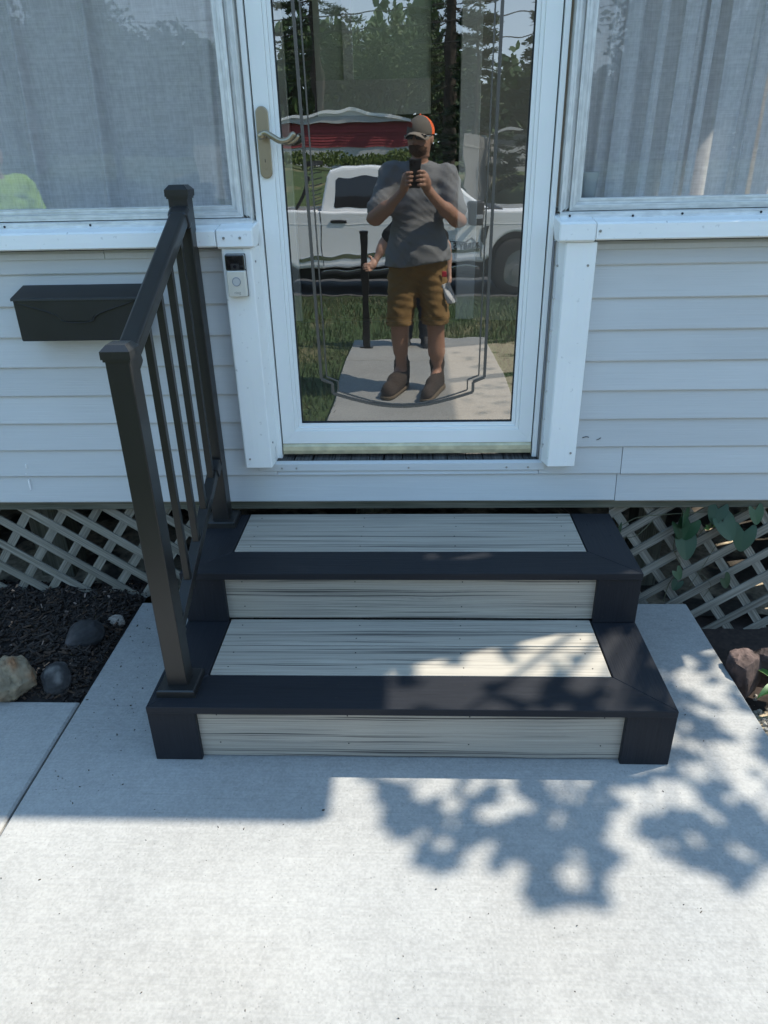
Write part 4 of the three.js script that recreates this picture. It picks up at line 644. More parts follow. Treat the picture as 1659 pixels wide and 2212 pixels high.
{ // the photographer, phone raised in both hands
  const px = 0.055, pz = 2.735, L = (x, y, z) => [x - px, y, z - pz];
  const J = {
    head: L(0.070, 1.685, 2.70), neck: L(0.062, 1.535, 2.73), chest: L(0.055, 1.32, 2.745), belly: L(0.055, 1.09, 2.735),
    sho: [L(-0.125, 1.455, 2.745), L(0.24, 1.435, 2.745)], elb: [L(-0.235, 1.205, 2.635), L(0.325, 1.185, 2.625)], wri: [L(-0.030, 1.405, 2.445), L(0.108, 1.40, 2.445)],
    hip: [L(-0.035, 0.93, 2.74), L(0.145, 0.93, 2.74)], kne: [L(-0.075, 0.50, 2.72), L(0.185, 0.49, 2.71)], ank: [L(-0.065, 0.11, 2.80), L(0.20, 0.11, 2.77)], toe: [L(-0.165, 0.04, 2.60), L(0.115, 0.04, 2.515)], hem: 0.925, yaw: 0.38,
    hands: [1, -1].map((s) => { // s = 1: hand on the +x edge of the phone
      const cx = 0.034, e = cx + s * 0.041, X = (dx) => cx + s * dx, f = (y, dy, reach) => [L(X(0.058), y, 2.388), L(X(0.053), y + dy * 0.4, 2.354), L(X(0.036), y + dy, 2.347), L(X(0.036 - reach), y + dy * 1.2, 2.3475)]; void e;
      return { wrist: L(X(0.074), 1.405, 2.445), palm: [L(X(0.066), 1.425, 2.425), L(X(0.060), 1.447, 2.402)], flat: [0.02, 0.042, 0.03], fingers: [f(1.474, 0.004, 0.016), f(1.456, 0.002, 0.022), f(1.438, 0, 0.019), f(1.421, -0.003, 0.012), [L(X(0.060), 1.44, 2.405), L(X(0.046), 1.455, 2.388), L(X(0.028), 1.475, 2.382), L(X(0.014), 1.487, 2.381)]] };
    }),
  };
  const grey = std({ color: col(0.19, 0.194, 0.20), roughness: 0.95 });
  const t = person('person in grey t-shirt, tan shorts and orange-backed cap taking the photo', [px, 0, pz], 0, J, { skin, shirt: grey, pants: cloth(0.215, 0.128, 0.048), boot: cloth(0.045, 0.032, 0.025), sole: cloth(0.12, 0.09, 0.06), sock: cloth(0.03, 0.028, 0.027), hair: cloth(0.03, 0.02, 0.014) }, (g, R) => {
    const h = J.head, f = capHat(g, h, R, cloth(0.13, 0.115, 0.095), std({ color: col(0.95, 0.14, 0.02), roughness: 0.7 }), cloth(0.26, 0.22, 0.18), 1);
    const lg = ext([[-0.026, 0], [-0.022, 0.028], [0.0, 0.034], [0.0, 0.034], [0.026, 0.022], [0.022, -0.014], [0, -0.018]], 0.003, 0.0008); lg.scale(0.7, 0.7, 1); lg.translate(h[0] - 0.03, h[1] + 0.075, h[2] - 0.101); mesh('emblem', lg, cloth(0.22, 0.035, 0.03), f);
    const gl = [-1, 1].map((k) => { const q = box(h[0] + k * 0.033 - 0.027, h[0] + k * 0.033 + 0.027, h[1] - 0.012, h[1] + 0.026, h[2] - 0.1, h[2] - 0.094, 0.0028); return q; }); mesh('sunglasses', merge([...gl, box(h[0] - 0.01, h[0] + 0.01, h[1] + 0.014, h[1] + 0.02, h[2] - 0.1, h[2] - 0.096, 0.001), ...[-1, 1].map((k) => box(h[0] + k * 0.061, h[0] + k * 0.076, h[1] + 0.012, h[1] + 0.021, h[2] - 0.097, h[2] - 0.01, 0.002))]), M.gloss, g);
    const bf = (p) => Math.max(ell([h[0], h[1] - 0.064, h[2] - 0.034], [0.06, 0.062, 0.066])(p) + 0.003 * Math.sin(p[0] * 230) * Math.sin(p[1] * 210), p[1] - h[1] + 0.045 - 0.1 * Math.max(0, Math.abs(p[0] - h[0]) - 0.03)); mesh('beard', nets(bf, [h[0] - 0.09, h[1] - 0.15, h[2] - 0.12], [h[0] + 0.09, h[1] - 0.01, h[2] + 0.06], 0.006), cloth(0.07, 0.035, 0.02), g);
    mesh('belt_clip', box(0.165, 0.195, 0.85, 0.885, -0.105, -0.095, 0.004), cloth(0.45, 0.03, 0.05), g);
    mesh('rag', (() => { const q = new THREE.PlaneGeometry(0.07, 0.17, 10, 20), p = q.attributes.position; for (let i = 0; i < p.count; i++) { const x = p.getX(i), y = p.getY(i); p.setZ(i, 0.012 * Math.sin(x * 90 + y * 14) + 0.01 * Math.sin(y * 40)); } q.computeVertexNormals(); q.rotateZ(0.3); q.translate(0.215, 0.72, -0.09); return q; })(), std({ color: col(0.55, 0.56, 0.57), roughness: 0.9, side: THREE.DoubleSide }), g);
  });
  void t;
  const ph = thing('phone', 'dark phone held up in both hands of the person taking the photo', 'phone', [0.034, 1.477, 2.3655]);
  mesh('case', box(-0.0375, 0.0375, -0.075, 0.075, -0.005, 0.005, 0.0045), std({ color: col(0.012, 0.012, 0.013), roughness: 0.45 }), ph);
  const bump = mesh('camera_bump', box(-0.034, 0.004, 0.034, 0.071, -0.0072, -0.0045, 0.002), std({ color: col(0.03, 0.03, 0.032), roughness: 0.2 }), ph);
  for (const [x, y] of [[-0.0245, 0.061], [-0.0245, 0.043], [-0.007, 0.052]]) mesh('lens', cyl(x, y, -0.0073, 0.0066, 0.0016, 'z', 20), M.gloss, bump);
}
{ // a shorter helper behind, hand on a loose black post
  const s = 0.75, J = { scale: 0.8, head: [0.02, 1.235, -0.02], neck: [0.02, 1.12, 0], chest: [0.02, 0.96, 0.01], belly: [0.02, 0.79, 0], sho: [[-0.12, 1.05, 0], [0.165, 1.05, 0]], elb: [[-0.265, 0.87, 0.01], [0.29, 0.84, 0.02]], wri: [[-0.345, 0.765, -0.03], [0.325, 0.64, -0.02]], hip: [[-0.045, 0.68, 0], [0.085, 0.68, 0]], kne: [[-0.06, 0.36, 0], [0.10, 0.36, 0]], ank: [[-0.07, 0.08, 0.03], [0.11, 0.08, 0.03]], toe: [[-0.085, 0.03, -0.1], [0.125, 0.03, -0.1]], legEnd: -1, hem: 0.66,
    hands: [{ wrist: [-0.345, 0.765, -0.03], palm: [[-0.36, 0.75, -0.04], [-0.385, 0.735, -0.055]], flat: [0.03, 0.026, 0.018], fingers: [[[-0.385, 0.752, -0.06], [-0.41, 0.752, -0.085], [-0.435, 0.748, -0.086], [-0.45, 0.745, -0.075]], [[-0.39, 0.738, -0.06], [-0.415, 0.736, -0.087], [-0.44, 0.732, -0.088], [-0.456, 0.73, -0.077]], [[-0.388, 0.724, -0.06], [-0.41, 0.72, -0.086], [-0.436, 0.717, -0.087], [-0.451, 0.714, -0.077]], [[-0.382, 0.711, -0.058], [-0.402, 0.706, -0.084], [-0.422, 0.702, -0.086], [-0.434, 0.7, -0.08]], [[-0.365, 0.765, -0.04], [-0.38, 0.785, -0.03], [-0.398, 0.79, -0.02]]] },
      { wrist: [0.325, 0.64, -0.02], palm: [[0.328, 0.615, -0.025], [0.33, 0.585, -0.03]], flat: [0.014, 0.03, 0.024], fingers: [-1.5, -0.5, 0.5, 1.5].map((k) => [[0.33, 0.575, -0.03 + k * 0.013], [0.327, 0.55, -0.034 + k * 0.013], [0.32, 0.53, -0.036 + k * 0.012], [0.312, 0.515, -0.034 + k * 0.012]]).concat([[[0.325, 0.61, -0.045], [0.318, 0.59, -0.056], [0.312, 0.575, -0.058]]]) }] };
  void s; person('person in black t-shirt half hidden behind the one taking the photo', [0.03, 0, 4.33], 0, J, { skin: skin2, shirt: cloth(0.018, 0.018, 0.02), pants: cloth(0.03, 0.032, 0.04), boot: cloth(0.05, 0.05, 0.052), hair: cloth(0.04, 0.025, 0.015) });
  const p = thing('loose_post', 'black metal post held upright by the person in black', 'post', [-0.415, 0, 4.285]); mesh('shaft', box(-0.03, 0.03, 0.012, 0.95, -0.03, 0.03, 0.003, 'y'), M.rail, p); mesh('cap', merge([box(-0.036, 0.036, 0.95, 0.975, -0.036, 0.036, 0.006)]), M.rail, p); mesh('base_plate', box(-0.06, 0.06, 0, 0.013, -0.06, 0.06, 0.002), M.rail, p);
}
{ // the man in the bright shirt, mirrored at the edge of the left window
  const J = { head: [-0.02, 1.70, -0.05], neck: [0, 1.545, 0], chest: [0, 1.33, 0.02], belly: [0, 1.09, 0.01], sho: [[-0.185, 1.47, 0.0], [0.185, 1.47, 0.0]], elb: [[-0.25, 1.2, -0.03], [0.25, 1.2, -0.05]], wri: [[-0.17, 1.17, -0.27], [0.2, 1.18, -0.28]], hip: [[-0.09, 0.94, 0], [0.09, 0.94, 0]], kne: [[-0.11, 0.5, -0.01], [0.12, 0.5, -0.01]], ank: [[-0.12, 0.11, 0.04], [0.13, 0.11, 0.04]], toe: [[-0.15, 0.04, -0.15], [0.16, 0.04, -0.15]], legEnd: -1,
    hands: [-1, 1].map((k) => { const x = k < 0 ? -0.17 : 0.2, z = k < 0 ? -0.27 : -0.28, y = 1.175; return { wrist: [x, y, z], palm: [[x - k * 0.01, y, z - 0.03], [x - k * 0.02, y, z - 0.06]], flat: [0.036, 0.018, 0.036], fingers: [-1.5, -0.5, 0.5, 1.5].map((q) => [[x - k * 0.02 + q * 0.018, y, z - 0.07], [x - k * 0.022 + q * 0.018, y - 0.004, z - 0.10], [x - k * 0.024 + q * 0.017, y - 0.016, z - 0.122], [x - k * 0.026 + q * 0.016, y - 0.03, z - 0.13]]).concat([[[x - k * 0.03, y, z - 0.03], [x - k * 0.055, y - 0.005, z - 0.05], [x - k * 0.062, y - 0.012, z - 0.075]]]) }; }) };
  person('person in bright yellow-green t-shirt on the lawn at the left', [-2.98, gy(-2.98, 3.1), 3.1], -0.9, J, { skin: skin2, shirt: cloth(0.50, 0.82, 0.02), pants: cloth(0.05, 0.06, 0.09), boot: cloth(0.06, 0.045, 0.03), hair: cloth(0.06, 0.04, 0.025) });
}
// ---------------------------------------------------------------- foliage
function leafCards(list) {                              // [x,y,z, length, width, dirx,diry,dirz, roll] -> folded leaf of 4 triangles
  const n = list.length, p = new Float32Array(n * 18), nn = new Float32Array(n * 18), id = new Uint32Array(n * 12), d = V(0, 0, 0), s = V(0, 0, 0), u = V(0, 0, 0);
  list.forEach(([x, y, z, L, W, a, b, c, roll], i) => {
    d.set(a, b, c).normalize(); s.set(Math.sin(roll), Math.cos(roll * 1.7), Math.cos(roll)).cross(d).normalize(); u.crossVectors(d, s);
    const pt = (k, l, w, h) => { p[i * 18 + k * 3] = x + d.x * l + s.x * w + u.x * h; p[i * 18 + k * 3 + 1] = y + d.y * l + s.y * w + u.y * h; p[i * 18 + k * 3 + 2] = z + d.z * l + s.z * w + u.z * h; };
    pt(0, 0, 0, 0); pt(1, L * 0.4, W / 2, W * 0.15); pt(2, L, 0, -W * 0.12); pt(3, L * 0.4, -W / 2, W * 0.15); pt(4, L * 0.75, W * 0.36, W * 0.08); pt(5, L * 0.75, -W * 0.36, W * 0.08);
    for (let k = 0; k < 6; k++) { nn[i * 18 + k * 3] = -u.x; nn[i * 18 + k * 3 + 1] = -u.y; nn[i * 18 + k * 3 + 2] = -u.z; }
    id.set([0, 1, 3, 1, 4, 3, 4, 5, 3, 4, 2, 5].map((q) => q + i * 6), i * 12);
  });
  const g = new THREE.BufferGeometry(); g.setAttribute('position', new THREE.BufferAttribute(p, 3)); g.setAttribute('normal', new THREE.BufferAttribute(nn, 3)); g.setIndex(new THREE.BufferAttribute(id, 1)); return g;
}
const leafM = (r, g, b, t = 0.35) => phy({ color: col(r, g, b), roughness: 0.6, transmission: t, thickness: 0, side: THREE.DoubleSide, specularIntensity: 0.5 });
const L1 = leafM(0.075, 0.155, 0.035), L2 = leafM(0.045, 0.095, 0.028), L3 = leafM(0.022, 0.048, 0.020, 0.1), L4 = leafM(0.06, 0.10, 0.03), L5 = leafM(0.11, 0.16, 0.04);
const taper = (a, b, ra, rb, seg = 8) => { const A = V(...a), B = V(...b), g = new THREE.CylinderGeometry(rb, ra, A.distanceTo(B), seg, 1, true), q = new THREE.Quaternion().setFromUnitVectors(V(0, 1, 0), B.clone().sub(A).normalize()); g.applyQuaternion(q); const m = A.add(B).multiplyScalar(0.5); g.translate(m.x, m.y, m.z); return g; };
{ // the broad tree right of the house that dapples the steps
  const r = rng(1001), gs = () => (r() + r() + r() - 1.5) * 0.82, low = [[-0.30, 0.60], [-0.17, 0.90], [-0.038, 1.05], [0.077, 1.15], [0.208, 1.19], [0.275, 1.25], [0.429, 1.22], [0.47, 1.12], [0.534, 1.10], [0.626, 1.16], [0.859, 1.15], [1.3, 1.2], [2.2, 1.5], [3.6, 1.2], [4.6, 0.4]];
  const zl = (x) => { for (let i = 0; i < low.length - 1; i++) if (x <= low[i + 1][0]) return mixf(low[i][1], low[i + 1][1], (x - low[i][0]) / (low[i + 1][0] - low[i][0])); return -1; };
  const T = thing('shade_tree', 'broad leafy shade tree standing right of the house', 'tree', [5.0, -0.05, -2.4]), base = [5.0, -0.05, -2.4], leaves = [], ends = [];
  // small openings between the leaves, as seen along the sunbeams
  const holes = []; for (let i = 0; i < 66; i++) for (let j = 0; j < 52; j++) { const x = -0.3 + i * 0.075 + r() * 0.055, z = -2.2 + j * 0.073 + r() * 0.055, up = z < 0.84; const rim = z > zl(x) - 0.13, q = r(); if (r() < (rim ? 0.68 : up ? 0.9 : 0.9)) holes.push([x, z, (0.006 + 0.03 * q * q + 0.006 * q) * (rim ? 0.75 : up ? 1.45 : 1.18)]); }
  const cells = {}; for (const h of holes) (cells[Math.floor(h[0] / 0.2) + ',' + Math.floor(h[1] / 0.2)] ??= []).push(h);
  const open = (x, z) => { for (let a = -1; a < 2; a++) for (let b = -1; b < 2; b++) for (const h of cells[(Math.floor(x / 0.2) + a) + ',' + (Math.floor(z / 0.2) + b)] ?? []) if (Math.hypot(h[0] - x, h[1] - z) < h[2] + 0.0165) return true; return false; };
  const edge = (x, z) => 0.05 * Math.sin(x * 17 + 1) + 0.035 * Math.sin(x * 43 + z * 21) + 0.02 * Math.sin(z * 61);
  for (let i = 0; i < 110000; i++) {
    const near = r() < 0.7, gx = near ? -0.22 + r() * 1.9 : -0.2 + r() * 4.8, gz = near ? -0.1 + r() * 1.5 : -2.8 + r() * 4.3;
    if (gz > zl(gx) + 0.015 + edge(gx, gz) * 0.8 || gx < -0.165 + 0.035 * Math.sin(gz * 23) || open(gx, gz)) continue;
    const far = S01(1.4, 3, gx), h = 3.25 + r() * (1.0 + 1.7 * far), L = (0.036 + r() * 0.016) * (1 + far * 1.2), a = r() * 6.3;
    leaves.push([gx + 0.735 * h - base[0] - L * 0.5 * Math.cos(a), h - base[1], gz - 0.25 * h - base[2] - L * 0.5 * Math.sin(a), L, L * 0.66, Math.cos(a), -0.15 - r() * 0.4, Math.sin(a), r() * 6.3]);
    if (i % 90 === 0) ends.push([gx + 0.735 * h, h, gz - 0.25 * h]);
  }
  mesh('crown', leafCards(leaves), L1, T);
  const wood = [taper([0, 0, 0], [-0.1, 2.2, 0.2], 0.24, 0.17, 12), taper([-0.1, 2.2, 0.2], [0.1, 4.4, 0.1], 0.17, 0.08, 10)]; mesh('trunk', merge(wood), M.bark, T);
  const limbs = [], forks = []; for (let k = 0; k < 9; k++) { const a = k * 0.7 + 0.3, f = [-0.1 + Math.cos(a) * 1.1 - 0.4, 3.2 + 0.25 * k * 0.4 + r() * 0.5, 0.3 + Math.sin(a) * 1.0 + 0.5]; forks.push(f); limbs.push(taper([-0.08, 2.1 + k * 0.12, 0.18], f, 0.07, 0.035)); }
  for (const [x, y, z] of ends) { if (r() > 0.5) continue; const e = [x - base[0], y - base[1], z - base[2]]; let b = forks[0], bd = 1e9; for (const f of forks) { const q = Math.hypot(f[0] - e[0], f[1] - e[1], f[2] - e[2]); if (q < bd) { bd = q; b = f; } } limbs.push(taper(b, e, 0.012, 0.004, 5)); }
  mesh('limbs', merge(limbs), M.bark, T);
}
function conifer(x, z, h, rad, label, seed, y0 = 0.0, mat = L3) {
  const T = thing('pine_tree', label, 'tree', [x, gy(x, z) - 0.05, z], 0, 'pines beyond the street'), r = rng(seed), list = [], wood = [taper([0, 0, 0], [0, h, 0], h * 0.018, 0.02, 8)];
  for (let y = h * (0.12 + y0); y < h; y += 0.42) for (let k = 0; k < 6; k++) {
    const a = r() * 6.3, L = rad * (1 - y / h) * (0.65 + r() * 0.5) + 0.25, dr = -0.12 - r() * 0.15, dx = Math.cos(a), dz = Math.sin(a); wood.push(taper([0, y, 0], [dx * L, y + dr * L, dz * L], 0.025, 0.008, 4));
    for (let q = 0; q < 44 + L * 30; q++) { const t = 0.2 + 0.8 * Math.sqrt(r()); list.push([dx * L * t + (r() - 0.5) * 0.3, y + dr * L * t + (r() - 0.5) * 0.16, dz * L * t + (r() - 0.5) * 0.3, 0.16 + r() * 0.12, 0.05, dx + (r() - 0.5) * 1.5, 0.15 + (r() - 0.5) * 0.8, dz + (r() - 0.5) * 1.5, r() * 6]); }
  }
  mesh('crown', leafCards(list), mat, T); mesh('trunk', merge(wood), M.bark, T); return T;
}
function roundTree(x, z, h, rad, n, label, seed, mat, group, size = 0.2) {
  const T = thing('leafy_tree', label, 'tree', [x, gy(x, z) - 0.05, z], 0, group), r = rng(seed), list = [], wood = [taper([0, 0, 0], [0, h * 0.6, 0], h * 0.025, h * 0.012, 8)], blobs = [];
  for (let k = 0; k < 16; k++) { const a = r() * 6.3, e = r() * 1.2 - 0.4, q = rad * (0.35 + r() * 0.45); blobs.push([Math.cos(a) * Math.cos(e) * q, h * 0.62 + Math.sin(e) * h * 0.3 + (r() - 0.5) * h * 0.12, Math.sin(a) * Math.cos(e) * q, rad * (0.22 + r() * 0.22)]); }
  for (const b of blobs) { wood.push(taper([0, h * (0.3 + r() * 0.25), 0], b.slice(0, 3), h * 0.008, 0.02, 5)); for (let i = 0; i < n / 16; i++) { const a = r() * 6.3, c = r() * 2 - 1, s = Math.sqrt(1 - c * c), q = b[3] * Math.cbrt(0.25 + 0.75 * r()) * (0.8 + r() * 0.4); const L = size * (0.7 + r() * 0.6); list.push([b[0] + Math.cos(a) * s * q, b[1] + c * q, b[2] + Math.sin(a) * s * q, L, L * 0.6, r() - 0.5, r() - 0.6, r() - 0.5, r() * 6]); } }
  mesh('crown', leafCards(list), mat, T); mesh('trunk', merge(wood), M.bark, T); return T;
}
conifer(-5.6, 47, 22, 3.6, 'tall dark pine across the street left of the red building', 1101, 0.1);
conifer(2.35, 27, 6.2, 1.5, 'slim dark pine across the street between two other trees', 1103);
conifer(4.6, 25, 6.6, 1.9, 'bushy dark pine across the street at the far right', 1105);
conifer(2.0, 40, 21, 2.9, 'tallest dark pine across the street, right of the red building', 1111, 0.02);
roundTree(-1.6, 52, 9, 5, 16000, 'wide light green tree behind the red building', 1113, L4, 'leafy trees beyond the street', 0.24);
roundTree(-9.5, 23, 5.2, 2.6, 6000, 'low round tree on the bank beyond the street at the left', 1115, L2, 'leafy trees beyond the street', 0.2);
roundTree(-13.5, 26, 7.5, 3.4, 6000, 'larger dark green tree on the bank beyond the street, farthest left', 1117, L2, 'leafy trees beyond the street', 0.24);
roundTree(9.5, 24, 9, 3.6, 6000, 'tall green tree beyond the street, farthest right', 1119, L2, 'leafy trees beyond the street', 0.24);
{ // bushes below the red building, each its own
  for (const [i, [x, z, w, h]] of [[-5.4, 33.5, 1.2, 0.62], [-3.6, 33, 1.3, 0.75], [-1.9, 33.4, 1.1, 0.58], [-0.5, 32.6, 1.1, 0.8]].entries()) {
    const r = rng(1200 + i), list = []; for (let k = 0; k < 900; k++) { const a = r() * 6.3, q = Math.sqrt(r()); list.push([Math.cos(a) * q * w, h * (1 - q * q * 0.7) * (0.3 + 0.7 * r()), Math.sin(a) * q * w * 0.7, 0.16, 0.09, r() - 0.5, r(), r() - 0.5, r() * 6]); }
    const b = thing('bush', ['green bush below the red building, farthest left', 'round green bush below the red building, second from left', 'low green bush below the red building, third from left', 'tallest green bush below the right corner of the red building'][i], 'bush', [x, gy(x, z), z], 0, 'bushes below the red building'); mesh('foliage', leafCards(list), L5, b);
  }
  const r = rng(1301), list = []; for (let k = 0; k < 42000; k++) { const x = -70 + r() * 130, top = 9.5 + 2.4 * Math.sin(x * 0.23 + 2) + 1.8 * Math.sin(x * 0.61 + 1) + 1.2 * Math.sin(x * 1.7) + 0.8 * Math.sin(x * 3.9); list.push([x, gy(x, 60) + top * Math.pow(r(), 0.95) - 0.5, 66 + r() * 8 + Math.abs(x) * 0.1, 0.9, 0.6, r() - 0.5, r() - 0.4, r() - 0.5, r() * 6]); }
  const m = mesh('tree_line', leafCards(list), L2); tag(m, 'far line of dark green trees behind everything across the street', 'trees', null, 'stuff');
}
{ // lawn grass in front of the truck
  const r = rng(1401), n = 64000, g = new THREE.BufferGeometry(); g.setAttribute('position', new THREE.Float32BufferAttribute([-0.5, 0, 0, 0.5, 0, 0, -0.36, 0.55, 0.12, 0.36, 0.55, 0.12, 0, 1, 0.42], 3)); g.setIndex([0, 1, 2, 1, 3, 2, 2, 3, 4]); g.computeVertexNormals();
  const im = new THREE.InstancedMesh(g, phy({ color: col(1, 1, 1), roughness: 0.7, transmission: 0.3, thickness: 0, side: THREE.DoubleSide }), n), m = new THREE.Matrix4(), q = new THREE.Quaternion(), e = new THREE.Euler();
  for (let i = 0; i < n; i++) {
    let x, z; do { x = -5 + r() * 9; z = 1.78 + 8.1 * Math.pow(r(), 1.15); } while ((x > -0.57 + 0.03 * Math.sin(z * 40) && x < 0.76 && z < 4.68) || (x > -1.1 && x < 1.1 && z < 1.96) || (x > 1.0 && z < 2.4));
    e.set((r() - 0.5) * 0.9, r() * 6.3, (r() - 0.5) * 0.9); q.setFromEuler(e); const h = 0.04 + 0.05 * r(); m.compose(V(x, gy(x, z) - 0.003, z), q, V(0.005 + r() * 0.005, h, h)); im.setMatrixAt(i, m);
    const dry = fbm(x / 10 + 0.5, z / 10 + 0.5, 20, 20, 1403, 3) > 0.55 ? r() * 0.9 : r() * 0.35, k = 0.7 + r() * 0.6; im.setColorAt(i, col(mixf(0.035, 0.15, dry) * k, mixf(0.08, 0.125, dry) * k, mixf(0.016, 0.055, dry) * k));
  }
  im.name = 'grass'; im.castShadow = im.receiveShadow = true; im.userData = { kind: 'stuff', label: 'mown lawn grass either side of the front walk', category: 'grass' }; scene.add(im);
}
// ---------------------------------------------------------------- pickup truck on the street
{
  const t = thing('pickup_truck', 'white crew cab pickup truck parked on the street', 'truck', [0, -0.522, 10.2]), P = (n, g, m, p = t) => mesh(n, g, m, p), W = 2.0;
  const paint = phy({ color: col(0.80, 0.80, 0.79), roughness: 0.3, clearcoat: 0.8, clearcoatRoughness: 0.05 }), trim = std({ color: col(0.012, 0.012, 0.013), roughness: 0.5 }), tint = phy({ color: col(0.006, 0.007, 0.009), roughness: 0.06, clearcoat: 1 }), chrome = std({ color: col(0.75, 0.75, 0.75), roughness: 0.2, metalness: 1 }), rubber = std({ color: col(0.016, 0.016, 0.016), roughness: 0.9 });
  const WF = 1.80, WR = -2.55, AR = 0.52, arch = (s, c) => { s.lineTo(c + AR, 0.60); s.absarc(c, 0.44, AR, Math.asin(0.16 / AR), Math.PI - Math.asin(0.16 / AR), false); };
  const body = new THREE.Shape(); body.moveTo(-4.15, 0.62); body.lineTo(-4.15, 1.40); body.lineTo(-4.1, 1.43); body.lineTo(-1.56, 1.43); body.lineTo(-1.54, 1.40); body.lineTo(1.35, 1.40); body.lineTo(1.7, 1.40); body.lineTo(2.55, 1.34); body.lineTo(2.74, 1.24); body.lineTo(2.78, 0.66); body.lineTo(2.45, 0.60); arch(body, WF); body.lineTo(1.2, 0.56); body.lineTo(-1.95, 0.56); arch(body, WR); body.lineTo(-4.0, 0.60);
  const bg = ext(body, W, 0.05, 3); P('body', bg, paint);
  P('wheel_wells', merge([box(WF - 0.6, WF + 0.6, 0.4, 1.0, 0.35, W - 0.35, 0), box(WR - 0.6, WR + 0.6, 0.4, 1.0, 0.35, W - 0.35, 0)]), trim);
  const gh = ext([[-1.5, 1.38], [-1.40, 1.88], [-1.33, 1.955], [-1.1, 1.995], [0.15, 2.0], [0.42, 1.965], [1.36, 1.38]], W - 0.26, 0.045, 3); gh.translate(0, 0, 0.13); { const p = gh.attributes.position; for (let i = 0; i < p.count; i++) { const k = clamp((p.getY(i) - 1.4) / 0.6), z = p.getZ(i); p.setZ(i, z + (z < 1 ? 0.13 - 0.1 + 0.1 * k - 0.03 : -(0.0 + 0.1 * k)) * 0.8); } gh.computeVertexNormals(); } P('cab', gh, paint);
  const pane_ = (pts, dz = 0) => { const g = ext(pts, 0.03, 0.004); const p = g.attributes.position; for (let i = 0; i < p.count; i++) { const k = clamp((p.getY(i) - 1.4) / 0.6); p.setZ(i, p.getZ(i) + 0.122 + 0.085 * k + dz); } g.computeVertexNormals(); return g; };
  P('side_window', pane_([[-1.28, 1.50], [-1.25, 1.47], [-0.30, 1.46], [-0.30, 1.87], [-1.17, 1.87], [-1.23, 1.84]]), tint); P('side_window', pane_([[-0.20, 1.46], [0.98, 1.44], [0.38, 1.86], [-0.20, 1.87]]), tint);
  const ws = new THREE.BufferGeometry(); ws.setAttribute('position', new THREE.Float32BufferAttribute([1.37, 1.40, 0.22, 1.37, 1.40, W - 0.22, 0.47, 1.965, W - 0.30, 0.47, 1.965, 0.30], 3)); ws.setIndex([0, 1, 2, 0, 2, 3]); ws.computeVertexNormals(); P('windshield', ws, tint);
  P('hood', (() => { const g = ext([[1.35, 1.39], [1.45, 1.425], [2.3, 1.40], [2.62, 1.34], [2.74, 1.2]], 1.7, 0.03, 2); g.translate(0, 0, 0.15); return g; })(), paint); P('cowl', box(1.16, 1.52, 1.40, 1.425, 0.12, W - 0.12, 0.008), trim);
  for (const x of [-1.50, -0.25, 1.16]) P('door_seam', merge([bar([x, 0.60, -0.001], [x + (x === 1.16 ? 0.05 : 0), 1.39, -0.001], 0.012, 0.006, [0, 0, 1], 0.001)]), trim);
  P('body_crease', merge([bar([-4.0, 1.13, -0.002], [2.5, 1.13, -0.002], 0.006, 0.02, [0, 1, 0], 0.002)]), paint);
  for (const x of [-1.20, 0.08]) { const h = P('door_handle', merge([box(x - 0.14, x + 0.14, 1.155, 1.215, -0.03, -0.006, 0.012)]), trim); P('handle_cup', box(x - 0.11, x + 0.08, 1.14, 1.23, -0.004, 0.004, 0.002), std({ color: col(0.3, 0.3, 0.3), roughness: 0.4 }), h); }
  const mi = P('mirror', merge([box(0.92, 1.17, 1.12, 1.56, -0.36, -0.13, 0.04), bar([1.1, 1.22, -0.14], [1.12, 1.2, 0.1], 0.06, 0.05), bar([1.1, 1.46, -0.14], [1.12, 1.42, 0.14], 0.06, 0.05)]), trim); P('turn_lamp_lens', box(1.04, 1.16, 1.26, 1.34, -0.372, -0.355, 0.01), std({ color: col(0.6, 0.6, 0.62), roughness: 0.2, metalness: 0.4 }), mi);
  P('running_board', box(-1.55, 1.15, 0.44, 0.53, -0.12, 0.14, 0.03), trim); P('step_trim', box(-1.5, 1.1, 0.525, 0.54, -0.115, -0.03, 0.004), chrome); P('rocker_trim', merge([box(-1.9, 1.15, 0.66, 0.70, -0.006, 0.0, 0.002)]), chrome);
  P('chassis', box(-3.9, 2.5, 0.32, 0.62, 0.3, W - 0.3, 0.02), trim);
  for (const [x, z, s] of [[WF, 0.02, -1], [WR, 0.02, -1], [WF, W - 0.02, 1], [WR, W - 0.02, 1]]) { const tp = [[0.25, -0.14], [0.36, -0.145], [0.415, -0.12], [0.42, -0.06], [0.42, 0.06], [0.415, 0.12], [0.36, 0.145], [0.25, 0.14]].map(([a, b]) => new THREE.Vector2(a, b)); const g = new THREE.LatheGeometry(tp, 40); g.rotateX(Math.PI / 2); g.translate(x, 0.422, z - s * 0.14); const w = P('wheel', g, rubber); const rim = [cyl(x, 0.422, z - s * 0.06, 0.25, 0.05, 'z', 30), cyl(x, 0.422, z - s * 0.01, 0.08, 0.05, 'z', 20)]; P('rim', merge(rim), std({ color: col(0.35, 0.35, 0.36), roughness: 0.35, metalness: 0.8 }), w); }
  P('front_bumper', box(2.7, 2.92, 0.5, 0.78, 0.06, W - 0.06, 0.05), chrome); P('headlight', box(2.60, 2.80, 0.95, 1.2, 0.04, 0.4, 0.03), chrome); P('grille', box(2.72, 2.82, 0.86, 1.24, 0.42, W - 0.42, 0.02), chrome);
